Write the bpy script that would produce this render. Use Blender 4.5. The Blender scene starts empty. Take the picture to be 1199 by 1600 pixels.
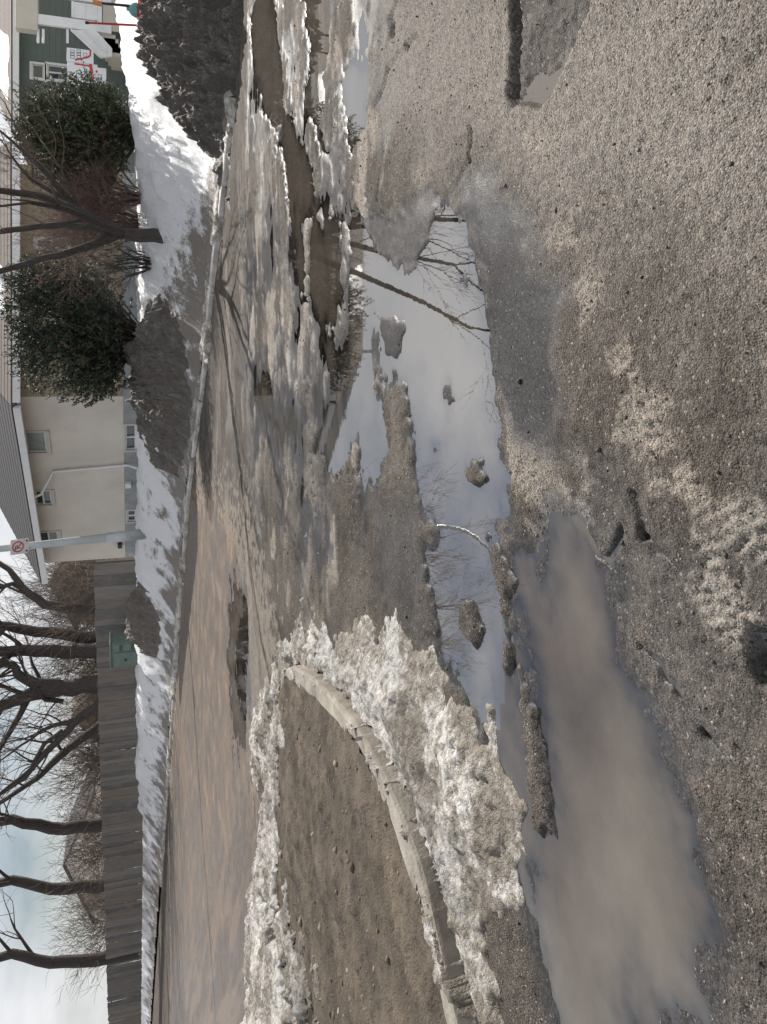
import bpy, bmesh, math, random
import numpy as np
from mathutils import Vector, Matrix
R = math.radians
S = bpy.context.scene
C = S.collection
random.seed(7)
rng = np.random.default_rng(11)

# ------------------------------------------------------------------ camera
FPX = 1200.0                      # focal length in photograph pixels
HORIZON = 209.0
TILT = math.atan((600 - HORIZON) / FPX)
CAMH = 1.5
cd = bpy.data.cameras.new('camera')
cam = bpy.data.objects.new('camera', cd); C.objects.link(cam)
cd.sensor_fit = 'VERTICAL'; cd.sensor_height = 36.0; cd.lens = 36.0 * FPX / 1600.0
cd.shift_y = -0.125               # the photograph sits in the upper three quarters of the frame
cd.clip_start = 0.05; cd.clip_end = 3000
fwd = Vector((0, math.cos(TILT), -math.sin(TILT)))
upw = Vector((0, math.sin(TILT), math.cos(TILT)))
rgt = Vector((1, 0, 0))
# the phone was held on its side: world up points to picture left, world right to picture top
M3 = Matrix((-upw, rgt, -fwd)).transposed()
cam.matrix_world = Matrix.Translation((0, 0, CAMH)) @ M3.to_4x4()
S.camera = cam

# ------------------------------------------------------------------ sky, sun, exposure
SUN_AZ, SUN_EL = 33.0, 38.0       # degrees right of the view direction, above the horizon
sun_dir = Vector((math.sin(R(SUN_AZ)) * math.cos(R(SUN_EL)), math.cos(R(SUN_AZ)) * math.cos(R(SUN_EL)), math.sin(R(SUN_EL))))
W = bpy.data.worlds.new('World'); S.world = W; W.use_nodes = True
wn = W.node_tree.nodes; wl = W.node_tree.links; wn.clear()
wo = wn.new('ShaderNodeOutputWorld'); wb = wn.new('ShaderNodeBackground'); wb.inputs[1].default_value = 0.05
sk = wn.new('ShaderNodeTexSky'); sk.sky_type = 'NISHITA'; sk.sun_disc = False
sk.sun_elevation = R(SUN_EL); sk.sun_rotation = R(SUN_AZ); sk.air_density = 1.0; sk.dust_density = 1.2; sk.ozone_density = 1.3
tc = wn.new('ShaderNodeTexCoord'); mp = wn.new('ShaderNodeMapping'); mp.inputs['Scale'].default_value = (1, 1, 2.2); mp.inputs['Location'].default_value = (0.4, 0.2, 0.0)
nz = wn.new('ShaderNodeTexNoise'); nz.inputs['Scale'].default_value = 2.6; nz.inputs['Detail'].default_value = 7; nz.inputs['Roughness'].default_value = 0.55
rp = wn.new('ShaderNodeValToRGB'); rp.color_ramp.elements[0].position = 0.30; rp.color_ramp.elements[1].position = 0.55
mx = wn.new('ShaderNodeMix'); mx.data_type = 'RGBA'
mx.inputs[7].default_value = (11.0, 11.1, 11.4, 1)
wl.new(tc.outputs['Generated'], mp.inputs[0]); wl.new(mp.outputs[0], nz.inputs['Vector']); wl.new(nz.outputs['Fac'], rp.inputs[0])
wl.new(rp.outputs[0], mx.inputs[0]); wl.new(sk.outputs[0], mx.inputs[6]); wl.new(mx.outputs[2], wb.inputs[0]); wl.new(wb.outputs[0], wo.inputs[0])
sl = bpy.data.lights.new('sun', 'SUN'); sl.energy = 5.0; sl.angle = R(0.53); sl.color = (1.0, 0.945, 0.875)
so = bpy.data.objects.new('sun', sl); C.objects.link(so)
so.rotation_euler = sun_dir.to_track_quat('Z', 'Y').to_euler()
S.view_settings.view_transform = 'Standard'; S.view_settings.look = 'None'
S.view_settings.exposure = 0.68; S.view_settings.gamma = 1.0
S.render.engine = 'CYCLES'
S.cycles.use_denoising = True
S.cycles.max_bounces = 6; S.cycles.transparent_max_bounces = 12

# ------------------------------------------------------------------ helpers
def ray(x, y):                    # photograph pixel -> direction
    a = (1200 - y - 600) / FPX; b = (x - 600) / FPX
    return np.array([a, math.cos(TILT) - b * math.sin(TILT), -math.sin(TILT) - b * math.cos(TILT)])
def G(x, y, z=0.0):               # photograph pixel -> point on the ground plane
    d = ray(x, y); t = (z - CAMH) / d[2]; return (d[0] * t, d[1] * t)
def D(x, y, Y):                   # photograph pixel -> point at distance Y
    d = ray(x, y) * (Y / ray(x, y)[1]); return Vector((d[0], d[1], d[2] + CAMH))
def PG(pts): return np.array([G(*p) for p in pts])

PERM = np.random.default_rng(3).integers(0, 256, 512)
GA = np.random.default_rng(5).uniform(0, 2 * np.pi, 256); GX = np.cos(GA); GY = np.sin(GA)
def perlin(x, y, seed=0):
    x = np.asarray(x, float) + seed * 17.31; y = np.asarray(y, float) - seed * 9.77
    xi = np.floor(x).astype(int); yi = np.floor(y).astype(int); xf = x - xi; yf = y - yi
    def g(ix, iy, dx, dy):
        h = PERM[(PERM[(ix & 255)] + iy) & 255]
        return GX[h] * dx + GY[h] * dy
    u = xf * xf * xf * (xf * (xf * 6 - 15) + 10); v = yf * yf * yf * (yf * (yf * 6 - 15) + 10)
    a = g(xi, yi, xf, yf); b = g(xi + 1, yi, xf - 1, yf); c = g(xi, yi + 1, xf, yf - 1); d = g(xi + 1, yi + 1, xf - 1, yf - 1)
    return ((a + u * (b - a)) * (1 - v) + (c + u * (d - c)) * v) * 1.5
def fbm(x, y, sc, octv=4, seed=0, gain=0.5):
    r = 0; a = 1; f = 1.0 / sc
    for o in range(octv):
        r = r + a * perlin(x * f, y * f, seed + o * 3); a *= gain; f *= 2.03
    return r
def sstep(a, b, x):
    t = np.clip((x - a) / (b - a), 0, 1); return t * t * (3 - 2 * t)
def seg_dist(px, py, a, b):
    dx, dy = b[0] - a[0], b[1] - a[1]; L = dx * dx + dy * dy + 1e-12
    t = np.clip(((px - a[0]) * dx + (py - a[1]) * dy) / L, 0, 1)
    return np.hypot(px - a[0] - t * dx, py - a[1] - t * dy)
def poly_sdf(px, py, P):          # negative inside
    d = np.full(px.shape, 1e9); ins = np.zeros(px.shape, bool); n = len(P)
    for i in range(n):
        a, b = P[i], P[(i + 1) % n]
        d = np.minimum(d, seg_dist(px, py, a, b))
        c = ((a[1] > py) != (b[1] > py)) & (px < (b[0] - a[0]) * (py - a[1]) / (b[1] - a[1] + 1e-12) + a[0])
        ins ^= c
    return np.where(ins, -d, d)

# --- shader helpers
def mat(name):
    m = bpy.data.materials.new(name); m.use_nodes = True
    nt = m.node_tree; b = nt.nodes['Principled BSDF']
    return m, nt, b
def N(nt, t, **kw):
    n = nt.nodes.new(t)
    for k, v in kw.items(): setattr(n, k, v)
    return n
def L(nt, a, b): nt.links.new(a, b)
def noise(nt, scale, detail=4, rough=0.55, vec=None, dist=0):
    n = N(nt, 'ShaderNodeTexNoise'); n.inputs['Scale'].default_value = scale; n.inputs['Detail'].default_value = detail
    n.inputs['Roughness'].default_value = rough; n.inputs['Distortion'].default_value = dist
    if vec is not None: L(nt, vec, n.inputs['Vector'])
    return n
def ramp(nt, fac, p0, p1, c0=(0, 0, 0, 1), c1=(1, 1, 1, 1)):
    r = N(nt, 'ShaderNodeValToRGB'); e = r.color_ramp.elements
    e[0].position = p0; e[1].position = p1; e[0].color = c0; e[1].color = c1
    L(nt, fac, r.inputs[0]); return r.outputs[0]
def mixc(nt, fac, a, b, mode='MIX'):
    m = N(nt, 'ShaderNodeMix', data_type='RGBA', blend_type=mode)
    for sock, v in ((m.inputs[0], fac), (m.inputs[6], a), (m.inputs[7], b)):
        if hasattr(v, 'is_linked'): L(nt, v, sock)
        else: sock.default_value = v if not isinstance(v, tuple) or len(v) == 4 else (*v, 1)
    return m.outputs[2]
def math_(nt, op, a, b=None):
    m = N(nt, 'ShaderNodeMath', operation=op)
    for s, v in zip(m.inputs, (a, b)):
        if v is None: continue
        if hasattr(v, 'is_linked'): L(nt, v, s)
        else: s.default_value = v
    return m.outputs[0]
def bump(nt, h, strength, dist=0.01, normal=None):
    b = N(nt, 'ShaderNodeBump'); b.inputs['Strength'].default_value = strength; b.inputs['Distance'].default_value = dist
    L(nt, h, b.inputs['Height'])
    if normal is not None: L(nt, normal, b.inputs['Normal'])
    return b.outputs[0]
def objvec(nt):
    return N(nt, 'ShaderNodeTexCoord').outputs['Object']
def simple(name, col, rough=0.6, var=0.25, scale=6.0, bmp=0.2, bscale=40.0, bdist=0.004, metal=0.0, col2=None, spec=0.5):
    m, nt, b = mat(name); v = objvec(nt)
    n1 = noise(nt, scale, 6, 0.6, v)
    c2 = col2 if col2 else tuple(c * (1 - var) for c in col)
    c = mixc(nt, ramp(nt, n1.outputs['Fac'], 0.35, 0.68), col, c2)
    L(nt, c, b.inputs['Base Color']); b.inputs['Roughness'].default_value = rough; b.inputs['Metallic'].default_value = metal
    b.inputs['Specular IOR Level'].default_value = spec
    if bmp: L(nt, bump(nt, noise(nt, bscale, 4, 0.6, v).outputs['Fac'], bmp, bdist), b.inputs['Normal'])
    return m

# --- mesh helpers
def link(name, me, m=None, parent=None):
    o = bpy.data.objects.new(name, me); C.objects.link(o)
    if m is not None: me.materials.append(m)
    if parent is not None: o.parent = parent
    return o
def np_mesh(name, V, F, smooth=True, attrs=None):
    me = bpy.data.meshes.new(name); V = np.asarray(V, np.float32); F = np.asarray(F, np.int32); k = F.shape[1]
    me.vertices.add(len(V)); me.vertices.foreach_set('co', V.ravel())
    me.loops.add(F.size); me.loops.foreach_set('vertex_index', F.ravel())
    me.polygons.add(len(F)); me.polygons.foreach_set('loop_start', np.arange(0, F.size, k, dtype=np.int32))
    if smooth: me.polygons.foreach_set('use_smooth', np.ones(len(F), bool))
    for nm, A in (attrs or {}).items():
        at = me.attributes.new(nm, 'FLOAT_COLOR', 'POINT')
        A4 = np.ones((len(V), 4), np.float32); A4[:, :A.shape[1]] = A; at.data.foreach_set('color', A4.ravel())
    me.update(calc_edges=True); me.validate(); return me
class MB:
    def __init__(s): s.v = []; s.f = []
    def poly(s, pts): i = len(s.v); s.v += [tuple(p) for p in pts]; s.f.append(tuple(range(i, i + len(pts)))); return s
    def hexa(s, p):               # 8 corners: bottom 0-3, top 4-7
        i = len(s.v); s.v += [tuple(q) for q in p]
        s.f += [tuple(i + k for k in q) for q in ((3, 2, 1, 0), (4, 5, 6, 7), (0, 1, 5, 4), (1, 2, 6, 5), (2, 3, 7, 6), (3, 0, 4, 7))]; return s
    def box(s, x0, x1, y0, y1, z0, z1):
        return s.hexa([(x0, y0, z0), (x1, y0, z0), (x1, y1, z0), (x0, y1, z0), (x0, y0, z1), (x1, y0, z1), (x1, y1, z1), (x0, y1, z1)])
    def slab(s, A, B, n, t, z0, z1):   # wall slab between plan points A, B, thick t along n
        A = Vector(A[:2]); B = Vector(B[:2]); n = Vector(n[:2]) * t
        q = [A, B, B + n, A + n]
        return s.hexa([(p.x, p.y, z0) for p in q] + [(p.x, p.y, z1) for p in q])
    def tube(s, pts, rad, n=8, cap=True):
        pts = [Vector(p) for p in pts]; base = len(s.v); up = None
        for k, p in enumerate(pts):
            t = (pts[min(k + 1, len(pts) - 1)] - pts[max(k - 1, 0)])
            t = t.normalized() if t.length > 1e-9 else Vector((0, 0, 1))
            if up is None: up = t.orthogonal().normalized()
            up = (up - t * up.dot(t)); up = up.normalized() if up.length > 1e-6 else t.orthogonal().normalized()
            sd = t.cross(up); r = rad[k] if hasattr(rad, '__len__') else rad
            for a in range(n):
                w = 2 * math.pi * a / n; s.v.append(tuple(p + (up * math.cos(w) + sd * math.sin(w)) * r))
            if k:
                for a in range(n):
                    b = (a + 1) % n; i0 = base + (k - 1) * n; i1 = base + k * n
                    s.f.append((i0 + a, i0 + b, i1 + b, i1 + a))
        if cap and n > 3:
            s.f.append(tuple(base + a for a in range(n))[::-1]); e = base + (len(pts) - 1) * n; s.f.append(tuple(e + a for a in range(n)))
        return s
    def build(s, name, m, parent=None, smooth=False, bevel=0):
        me = bpy.data.meshes.new(name); me.from_pydata(s.v, [], s.f); me.update()
        if smooth: me.polygons.foreach_set('use_smooth', [True] * len(me.polygons))
        o = link(name, me, m, parent)
        if bevel:
            b = o.modifiers.new('bevel', 'BEVEL'); b.width = bevel; b.segments = 2; b.limit_method = 'ANGLE'
        return o
def tag(o, label, cat=None, group=None, kind=None):
    o['label'] = label
    if cat: o['category'] = cat
    if group: o['group'] = group
    if kind: o['kind'] = kind
    return o
def empty(name, loc, label, cat, group=None):
    o = bpy.data.objects.new(name, None); C.objects.link(o); o.location = loc; o.empty_display_size = 0.2
    return tag(o, label, cat, group)
def settle(root):                 # parts were built in world coordinates: keep them there under the thing's base
    inv = Matrix.Translation(root.location).inverted()
    for c in root.children: c.matrix_parent_inverse = inv

# ------------------------------------------------------------------ the lie of the land
CURB = np.array([(60, 4.0), (25, 8.5), (14, 10.2), (9, 10.9), (5.6, 11.29), (4.51, 11.55), (3.54, 12.3), (2.76, 13.4), (1.81, 14.72), (0.9, 15.7), (0, 16.75), (-1.56, 19.2),
                 (-3.55, 21.85), (-6.39, 24.72), (-11.95, 29.68), (-16.04, 33.26), (-27, 43), (-60, 72), (-200, 195)], float)
CURBPOLY = np.vstack([CURB, [(-200, 400), (60, 400)]])
def sdist(x, y):                  # distance behind the far kerb, negative on the road
    x = np.asarray(x, float); y = np.asarray(y, float)
    d = np.full(x.shape, 1e9)
    for i in range(len(CURB) - 1): d = np.minimum(d, seg_dist(x, y, CURB[i], CURB[i + 1]))
    return np.where(poly_sdf(x, y, CURBPOLY) < 0, d, -d)
def T(x, y, s=None):              # snow covered ground behind the kerb
    x = np.asarray(x, float); y = np.asarray(y, float)
    if s is None: s = sdist(x, y)
    w = 2.3 + 1.6 * sstep(0, 5, x) + 0.4 * fbm(x, y, 3.0, 2, 4)
    z = 0.10 + 1.22 * sstep(0.0, 1.0, s / w) ** 0.9
    z = z + (0.10 * fbm(x, y, 1.6, 4, 8) + 0.07 * fbm(x, y, 0.5, 4, 9, 0.6)) * sstep(0.15, 1.4, s) * (1 - 0.6 * sstep(6, 14, s))
    z = z + 0.10 * sstep(4, 20, s)
    # deep snow heaped in front of the porch
    z = z + 0.50 * np.exp(-((x - 9.0) / 3.6) ** 2 - ((y - 17.2) / 1.5) ** 2)
    z = z + 0.30 * np.exp(-((x - 9.5) / 3.0) ** 2 - ((y - 19.8) / 1.0) ** 2)
    return z
def Tz(x, y): return float(T(np.array([x]), np.array([y]))[0])

# ---- road relief, drawn as areas of the roadway
AREAS = dict(
 main=[(690,325),(735,380),(758,470),(768,560),(778,650),(790,740),(796,790),(772,826),(782,870),(790,930),(800,1000),(792,1060),(797,1110),(785,1160),(762,1110),(738,1065),(700,1020),(668,965),(662,880),(685,830),(662,790),(648,700),(642,640),(632,590),(612,540),(596,480),(630,420),(655,365)],
 tree=[(462,300),(480,330),(530,330),(600,345),(690,335),(735,375),(700,420),(640,470),(625,560),(600,610),(575,600),(540,540),(500,490),(470,470),(455,400)],
 chan=[(392,-120),(398,0),(392,60),(405,140),(425,190),(440,240),(452,330),(478,330),(498,300),(470,220),(448,170),(440,100),(428,0),(425,-120)],
 blue=[(470,-120),(472,0),(485,60),(487,110),(478,140),(480,190),(500,250),(512,240),(505,190),(508,120),(522,90),(520,0),(520,-120)],
 white=[(540,120),(572,122),(574,190),(556,232),(542,225)],
 lower=[(803,868),(828,872),(852,905),(858,860),(862,812),(885,800),(915,830),(955,900),(985,985),(1010,1060),(1050,1130),(1075,1200),(1110,1330),(1120,1600),(900,1700),(840,1400),(838,1200),(825,1090),(812,1030),(806,950)],
 mud=[(300,800),(330,780),(372,860),(385,960),(378,1090),(392,1200),(410,1400),(380,1700),(266,1700),(270,1200),(282,1000)],
 thin=[(363,935),(386,940),(389,1040),(383,1140),(366,1140),(360,1040)],
 frag=[(500,525),(545,520),(600,600),(610,700),(590,770),(560,740),(520,740),(490,700),(520,620)],
 edge=[(772,1165),(800,1030),(816,1035),(835,1150),(850,1300),(820,1400),(790,1300)],
)
WATER = {k: PG(v) for k, v in AREAS.items()}
BARS = dict(                      # gravel bars and crust standing proud of the water
 bar=[(768,838),(785,850),(800,900),(806,960),(800,1010),(797,1060),(790,1000),(786,930),(776,890)],
 bar2=[(812,1040),(828,1070),(845,1130),(862,1200),(870,1300),(840,1300),(825,1200),(815,1110)],
 isl=[(728,728),(752,722),(764,745),(757,772),(735,768)],
 isl2=[(722,950),(740,945),(756,985),(748,1010),(728,1000)],
 band=[(560,235),(640,262),(688,318),(668,395),(640,445),(606,418),(580,382),(562,325)],
 spit=[(575,470),(600,478),(640,505),(625,560),(605,560),(590,520)],
 isl3=[(690,600),(706,590),(716,630),(700,650)], isl4=[(672,690),(690,684),(694,716),(676,724)], isl5=[(716,420),(736,430),(730,462),(712,450)],
 crust=[(600,610),(632,640),(640,720),(655,800),(665,880),(690,1000),(600,1000),(560,900),(590,790),(612,700)],
)
BARS = {k: PG(v) for k, v in BARS.items()}
WETP = PG([(715,250),(790,275),(850,350),(880,450),(890,560),(905,640),(885,725),(830,690),(800,640),(778,600),(765,500),(735,400)])
WET2 = PG([(590,760),(660,780),(668,960),(640,985),(600,920)])
DRY = PG([(590,-60),(900,-60),(1260,-60),(1260,420),(1010,300),(900,330),(800,280),(700,240),(600,180)])
SANDS = [PG(p) for p in ([(798,640),(850,640),(905,740),(910,790),(830,800),(805,740)], [(862,350),(930,352),(935,398),(870,402)], [(925,452),(965,455),(962,480),(930,478)],
         [(965,560),(1000,560),(1090,720),(1180,800),(1180,850),(1080,790),(990,660)], [(1120,905),(1165,905),(1165,950),(1125,950)], [(300,760),(395,800),(430,950),(440,1040),(400,1250),(268,1600),(268,1000)],
         [(830,225),(870,230),(872,250),(836,250)], [(560,400),(680,410),(690,500),(610,500)], [(1020,640),(1060,640),(1062,680),(1022,675)])]
DAMP = PG([(870,760),(930,700),(1000,820),(1100,880),(1260,800),(1260,1700),(1000,1700),(960,1000),(900,830)])
POTH = PG([(806,-140),(805,0),(806,80),(800,150),(806,166),(852,172),(868,150),(880,120),(905,80),(935,0),(960,-140)])
POTH2 = PG([(606,28),(612,22),(622,32),(620,60),(612,58)])
POTH3 = PG([(1178,985),(1250,968),(1260,1060),(1200,1070)])
BROKEN = PG([(392,-90),(640,-90),(600,120),(640,250),(610,340),(560,500),(612,620),(600,760),(595,880),(520,930),(440,930),(392,700),(382,400)])
# the raised traffic island
ISLAND = np.array([(-2.62,6.86),(-2.45,6.2),(-2.32,5.4),(-2.26,4.7),(-2.3,4.2),(-2.45,3.7),(-2.8,3.2),(-3.4,2.8),(-4.6,2.5),(-7,2.6),(-11,4.4),(-13,7.0),(-12.5,9.4),(-10,10.2),(-7,9.4),(-5,8.5),(-3.9,8.0),(-3.2,7.7),(-2.82,7.35)])

def road(x, y, s=None):
    """height of the roadway (water stands at 0) and its colour masks"""
    d1 = fbm(x, y, 0.55, 4, 21); d2 = fbm(x, y, 0.16, 3, 31); d3 = fbm(x, y, 2.4, 3, 41)
    z = 0.030 + 0.010 * d3 + 0.006 * d1
    d4 = fbm(x * 0.8, y, 0.06, 3, 37); wob = 0.07 * d1 + 0.06 * d2 + 0.035 * d4
    far = np.clip(y / 6.0, 0.7, 3.0)
    mud = np.zeros_like(x)
    for k, P in WATER.items():
        sd = poly_sdf(x, y, P) + wob * far
        dep = {'mud': 0.007, 'thin': -0.006, 'frag': -0.012, 'edge': -0.01, 'lower': -0.030, 'chan': -0.03}.get(k, -0.024)
        a = sstep(0.24, -0.16, sd / far ** 0.8) if k not in ('lower', 'thin') else (sstep(0.36, -0.40, sd) if k == 'lower' else sstep(0.9, -0.3, sd))
        rid = 0.0 if k not in ('tree', 'chan', 'blue', 'frag') else 0.017 * sstep(-0.05, 0.50, fbm(x * 0.40, y * 1.1, 0.60, 4, 59, 0.5)) * (0.6 if k == 'chan' else 1.0) * sstep(4.3, 4.9, y)
        z = z * (1 - a) + (dep * (0.6 if k == 'tree' else 1) + rid + 0.006 * d1 + 0.003 * d4) * a
        if k == 'mud': mud = a * (0.55 + 0.6 * sstep(-0.3, 0.4, fbm((-0.75 * x + 0.66 * y) * 0.12, 0.66 * x + 0.75 * y, 0.5, 4, 53, 0.6)))
    br = sstep(0.25, -0.25, poly_sdf(x, y, BROKEN) + 0.25 * d1)
    r1 = fbm(x * 0.6, y, 0.85, 4, 57, 0.6); r2 = fbm(x * 0.8, y, 0.20, 4, 58, 0.6)
    zb = 0.010 + 0.020 * r1 + 0.003 * r2 + 0.011 * sstep(-0.16, 0.02, r1 + 0.20 * r2) - 0.004   # broken plates and ruts with raw rims
    z = z * (1 - br) + np.where(z > 0.0, zb * 0.85 + z * 0.15, z + 0.25 * (zb - 0.01)) * br
    for k, P in BARS.items():
        sd = poly_sdf(x, y, P) + 0.7 * wob
        a = sstep(0.05, -0.05, sd); z = np.maximum(z, {'crust': 0.028, 'band': 0.007, 'spit': 0.006, 'isl3': 0.004, 'isl4': 0.003, 'isl5': 0.003}.get(k, 0.030) * a - 0.03 * (1 - a) + (0.006 if k not in ('band', 'spit') else 0.0012) * d2)
    ck = np.abs(fbm(x * 0.7 + 0.1 * d2, y * 0.8, 0.75, 3, 63)); z = z - 0.020 * sstep(0.045, 0.0, ck) * sstep(0.004, 0.02, z) * np.clip(br * 1.2 + 0.0, 0, 1)
    # hollows
    sp = poly_sdf(x, y, POTH) + 0.018 * d2
    z = z - 0.052 * sstep(0.012, -0.025, sp) + sstep(-0.01, -0.05, sp) * (0.012 * d2 + 0.018 * np.abs(fbm(x, y, 0.045, 3, 39)) - 0.008 + 0.022 * sstep(1.14, 1.32, x))
    sp2 = poly_sdf(x, y, POTH2) + 0.03 * d2; z = z - 0.06 * sstep(0.02, -0.03, sp2)
    sp3 = poly_sdf(x, y, POTH3) + 0.02 * d2; z = z - 0.055 * sstep(0.01, -0.025, sp3)
    # cracks
    for P in ([(606,30),(625,10),(640,-20)], [(660,60),(640,70),(610,110),(590,170)], [(742,205),(740,255),(720,290)], [(1000,1000),(1060,1080),(1100,1150),(1150,1195)], [(905,820),(955,880),(985,830)], [(1005,760),(1020,840),(1080,900)]):
        Q = PG(P)
        for i in range(len(Q) - 1):
            ds = seg_dist(x + 0.03 * d2, y + 0.03 * d1, Q[i], Q[i + 1]); z = z - 0.022 * sstep(0.022, 0.004, ds)
    # sandy ridges and footprints
    sand = np.zeros_like(x)
    for i, P in enumerate(SANDS):
        sd = poly_sdf(x, y, P) + (0.16 if i != 5 else 0.6) * d2 * far + 0.1 * d1
        sand = np.maximum(sand, sstep(0.05, -0.05, sd + 0.05 * d4) * (0.9 if i not in (5, 7) else 0.65))
    dry = sstep(0.5, -0.3, poly_sdf(x, y, DRY) + 0.3 * d1)
    wet = np.maximum(sstep(0.14, -0.12, poly_sdf(x, y, WETP) + 0.18 * d1 + 0.05 * d2), 0.8 * sstep(0.35, -0.30, poly_sdf(x, y, WET2) + 0.35 * d1 + 0.15 * d2))
    z = z * (1 - wet * 0.6) + (0.012) * wet * 0.6
    sand = sand * (1 - wet)
    loose = np.clip(1 - wet, 0, 1) * (0.15 + 0.85 * sstep(0.004, 0.026, z))
    z = z + loose * (0.0070 * fbm(x, y, 0.055, 4, 71, 0.6) + 0.010 * sand * (0.4 + fbm(x, y, 0.03, 2, 77)) + 0.005 * sand * np.sin((x * 0.9 + y * 0.45) * 165 + 3 * d2) * sstep(4.5, 3.0, y))
    wet = np.maximum(wet, sstep(0.026, 0.004, z) * (1 - 0.7 * dry))
    damp = 0.50 * sstep(0.4, -0.3, poly_sdf(x, y, DAMP) + 0.5 * d1 + 0.3 * d2); wet = np.maximum(wet, damp)
    mid = sstep(3.6, 5.0, y) * sstep(18, 12, y); sand = np.maximum(sand, 0.5 * mid * sstep(0.15, 0.5, fbm(x * 0.45, y, 1.0, 4, 47, 0.6)) * (1 - wet))
    wet = np.maximum(wet, 0.55 * mid * sstep(0.05, 0.45, fbm(x * 0.5, y, 1.3, 4, 44, 0.6)))
    wet = np.where(sp < -0.015, 0.5, wet); dry = np.where(sp < 0.0, 0.0, dry)
    # raised island
    si = poly_sdf(x, y, ISLAND)
    z = np.where(si < -0.05, 0.05, z)
    if s is None: s = sdist(x, y)
    z = z + 0.02 * sstep(-1.2, 0, s) - 0.02 * sstep(0.0, 0.1, s)
    ice = br * sstep(0.22, 0.5, fbm(x * 0.5, y, 0.8, 4, 49, 0.62)) * sstep(0.0, 0.012, z) * 0.5
    sand = sand * (1 - ice) + 2.0 * ice * (ice > 0.02)
    return z, wet, sand, mud, dry

# ------------------------------------------------------------------ materials
def make_road_mat():
    m, nt, b = mat('sanded asphalt')
    at = N(nt, 'ShaderNodeAttribute', attribute_name='mask'); sp = N(nt, 'ShaderNodeSeparateColor'); L(nt, at.outputs['Color'], sp.inputs[0])
    wet, sand, mud = sp.outputs[0], sp.outputs[1], sp.outputs[2]; dry = at.outputs['Alpha']
    v = objvec(nt)
    nb = noise(nt, 1.3, 5, 0.6, v); nm = noise(nt, 14, 5, 0.65, v); nf = noise(nt, 130, 3, 0.7, v)
    vo = N(nt, 'ShaderNodeTexVoronoi'); vo.inputs['Scale'].default_value = 135; L(nt, v, vo.inputs['Vector'])
    vo2 = N(nt, 'ShaderNodeTexVoronoi'); vo2.inputs['Scale'].default_value = 290; L(nt, v, vo2.inputs['Vector'])
    grit = mixc(nt, ramp(nt, nb.outputs['Fac'], 0.35, 0.65), (0.060, 0.053, 0.046, 1), (0.110, 0.099, 0.088, 1))
    grit = mixc(nt, math_(nt, 'MULTIPLY', dry, 0.75), grit, (0.215, 0.200, 0.182, 1))
    peb = N(nt, 'ShaderNodeSeparateColor'); L(nt, vo.outputs['Color'], peb.inputs[0])
    peb2 = N(nt, 'ShaderNodeSeparateColor'); L(nt, vo2.outputs['Color'], peb2.inputs[0])
    sandc = mixc(nt, nm.outputs['Fac'], (0.150, 0.133, 0.112, 1), (0.32, 0.29, 0.25, 1))
    c = mixc(nt, math_(nt, 'MINIMUM', sand, 1.0), grit, sandc)
    c = mixc(nt, math_(nt, 'MULTIPLY', math_(nt, 'MAXIMUM', math_(nt, 'SUBTRACT', sand, 1.0), 0.0), 1.4), c, (0.50, 0.50, 0.50, 1))
    c = mixc(nt, math_(nt, 'MULTIPLY', mud, 0.85), c, (0.290, 0.212, 0.146, 1))
    c = mixc(nt, 0.75, c, mixc(nt, ramp(nt, peb.outputs[0], 0.0, 1.0), (0.48, 0.48, 0.5, 1), (1.55, 1.5, 1.45, 1)), 'MULTIPLY')
    c = mixc(nt, 0.55, c, mixc(nt, peb2.outputs[1], (0.55, 0.55, 0.55, 1), (1.5, 1.5, 1.5, 1)), 'MULTIPLY')
    c = mixc(nt, ramp(nt, peb.outputs[1], 0.975, 0.99), c, (0.27, 0.245, 0.21, 1))
    c = mixc(nt, ramp(nt, peb2.outputs[2], 0.965, 0.98), c, (0.02, 0.018, 0.016, 1))
    c = mixc(nt, math_(nt, 'MULTIPLY', wet, 0.88), c, mixc(nt, 1.0, c, (0.36, 0.41, 0.50, 1), 'MULTIPLY'))  # wetting darkens it; the blue cast is sky reflection put into the colour
    L(nt, c, b.inputs['Base Color'])
    # rough where dry, a broken film of water where wet
    film = ramp(nt, math_(nt, 'ADD', math_(nt, 'MULTIPLY', wet, 0.75), math_(nt, 'MULTIPLY', nm.outputs['Fac'], 0.5)), 0.45, 0.95)
    ro = N(nt, 'ShaderNodeMapRange'); ro.inputs[3].default_value = 0.82; ro.inputs[4].default_value = 0.36; L(nt, film, ro.inputs[0])
    L(nt, ro.outputs[0], b.inputs['Roughness']); b.inputs['Specular IOR Level'].default_value = 0.10
    b.inputs['IOR'].default_value = 1.45
    st = N(nt, 'ShaderNodeMapRange'); st.inputs[3].default_value = 1.0; st.inputs[4].default_value = 0.16; L(nt, wet, st.inputs[0])
    h = math_(nt, 'ADD', math_(nt, 'MULTIPLY', vo.outputs['Distance'], -0.55), math_(nt, 'ADD', math_(nt, 'MULTIPLY', vo2.outputs['Distance'], -0.25), math_(nt, 'MULTIPLY', nf.outputs['Fac'], 0.35)))
    bn = N(nt, 'ShaderNodeBump'); bn.inputs['Distance'].default_value = 0.012; L(nt, st.outputs[0], bn.inputs['Strength']); L(nt, h, bn.inputs['Height'])
    L(nt, bn.outputs[0], b.inputs['Normal'])
    return m
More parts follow.
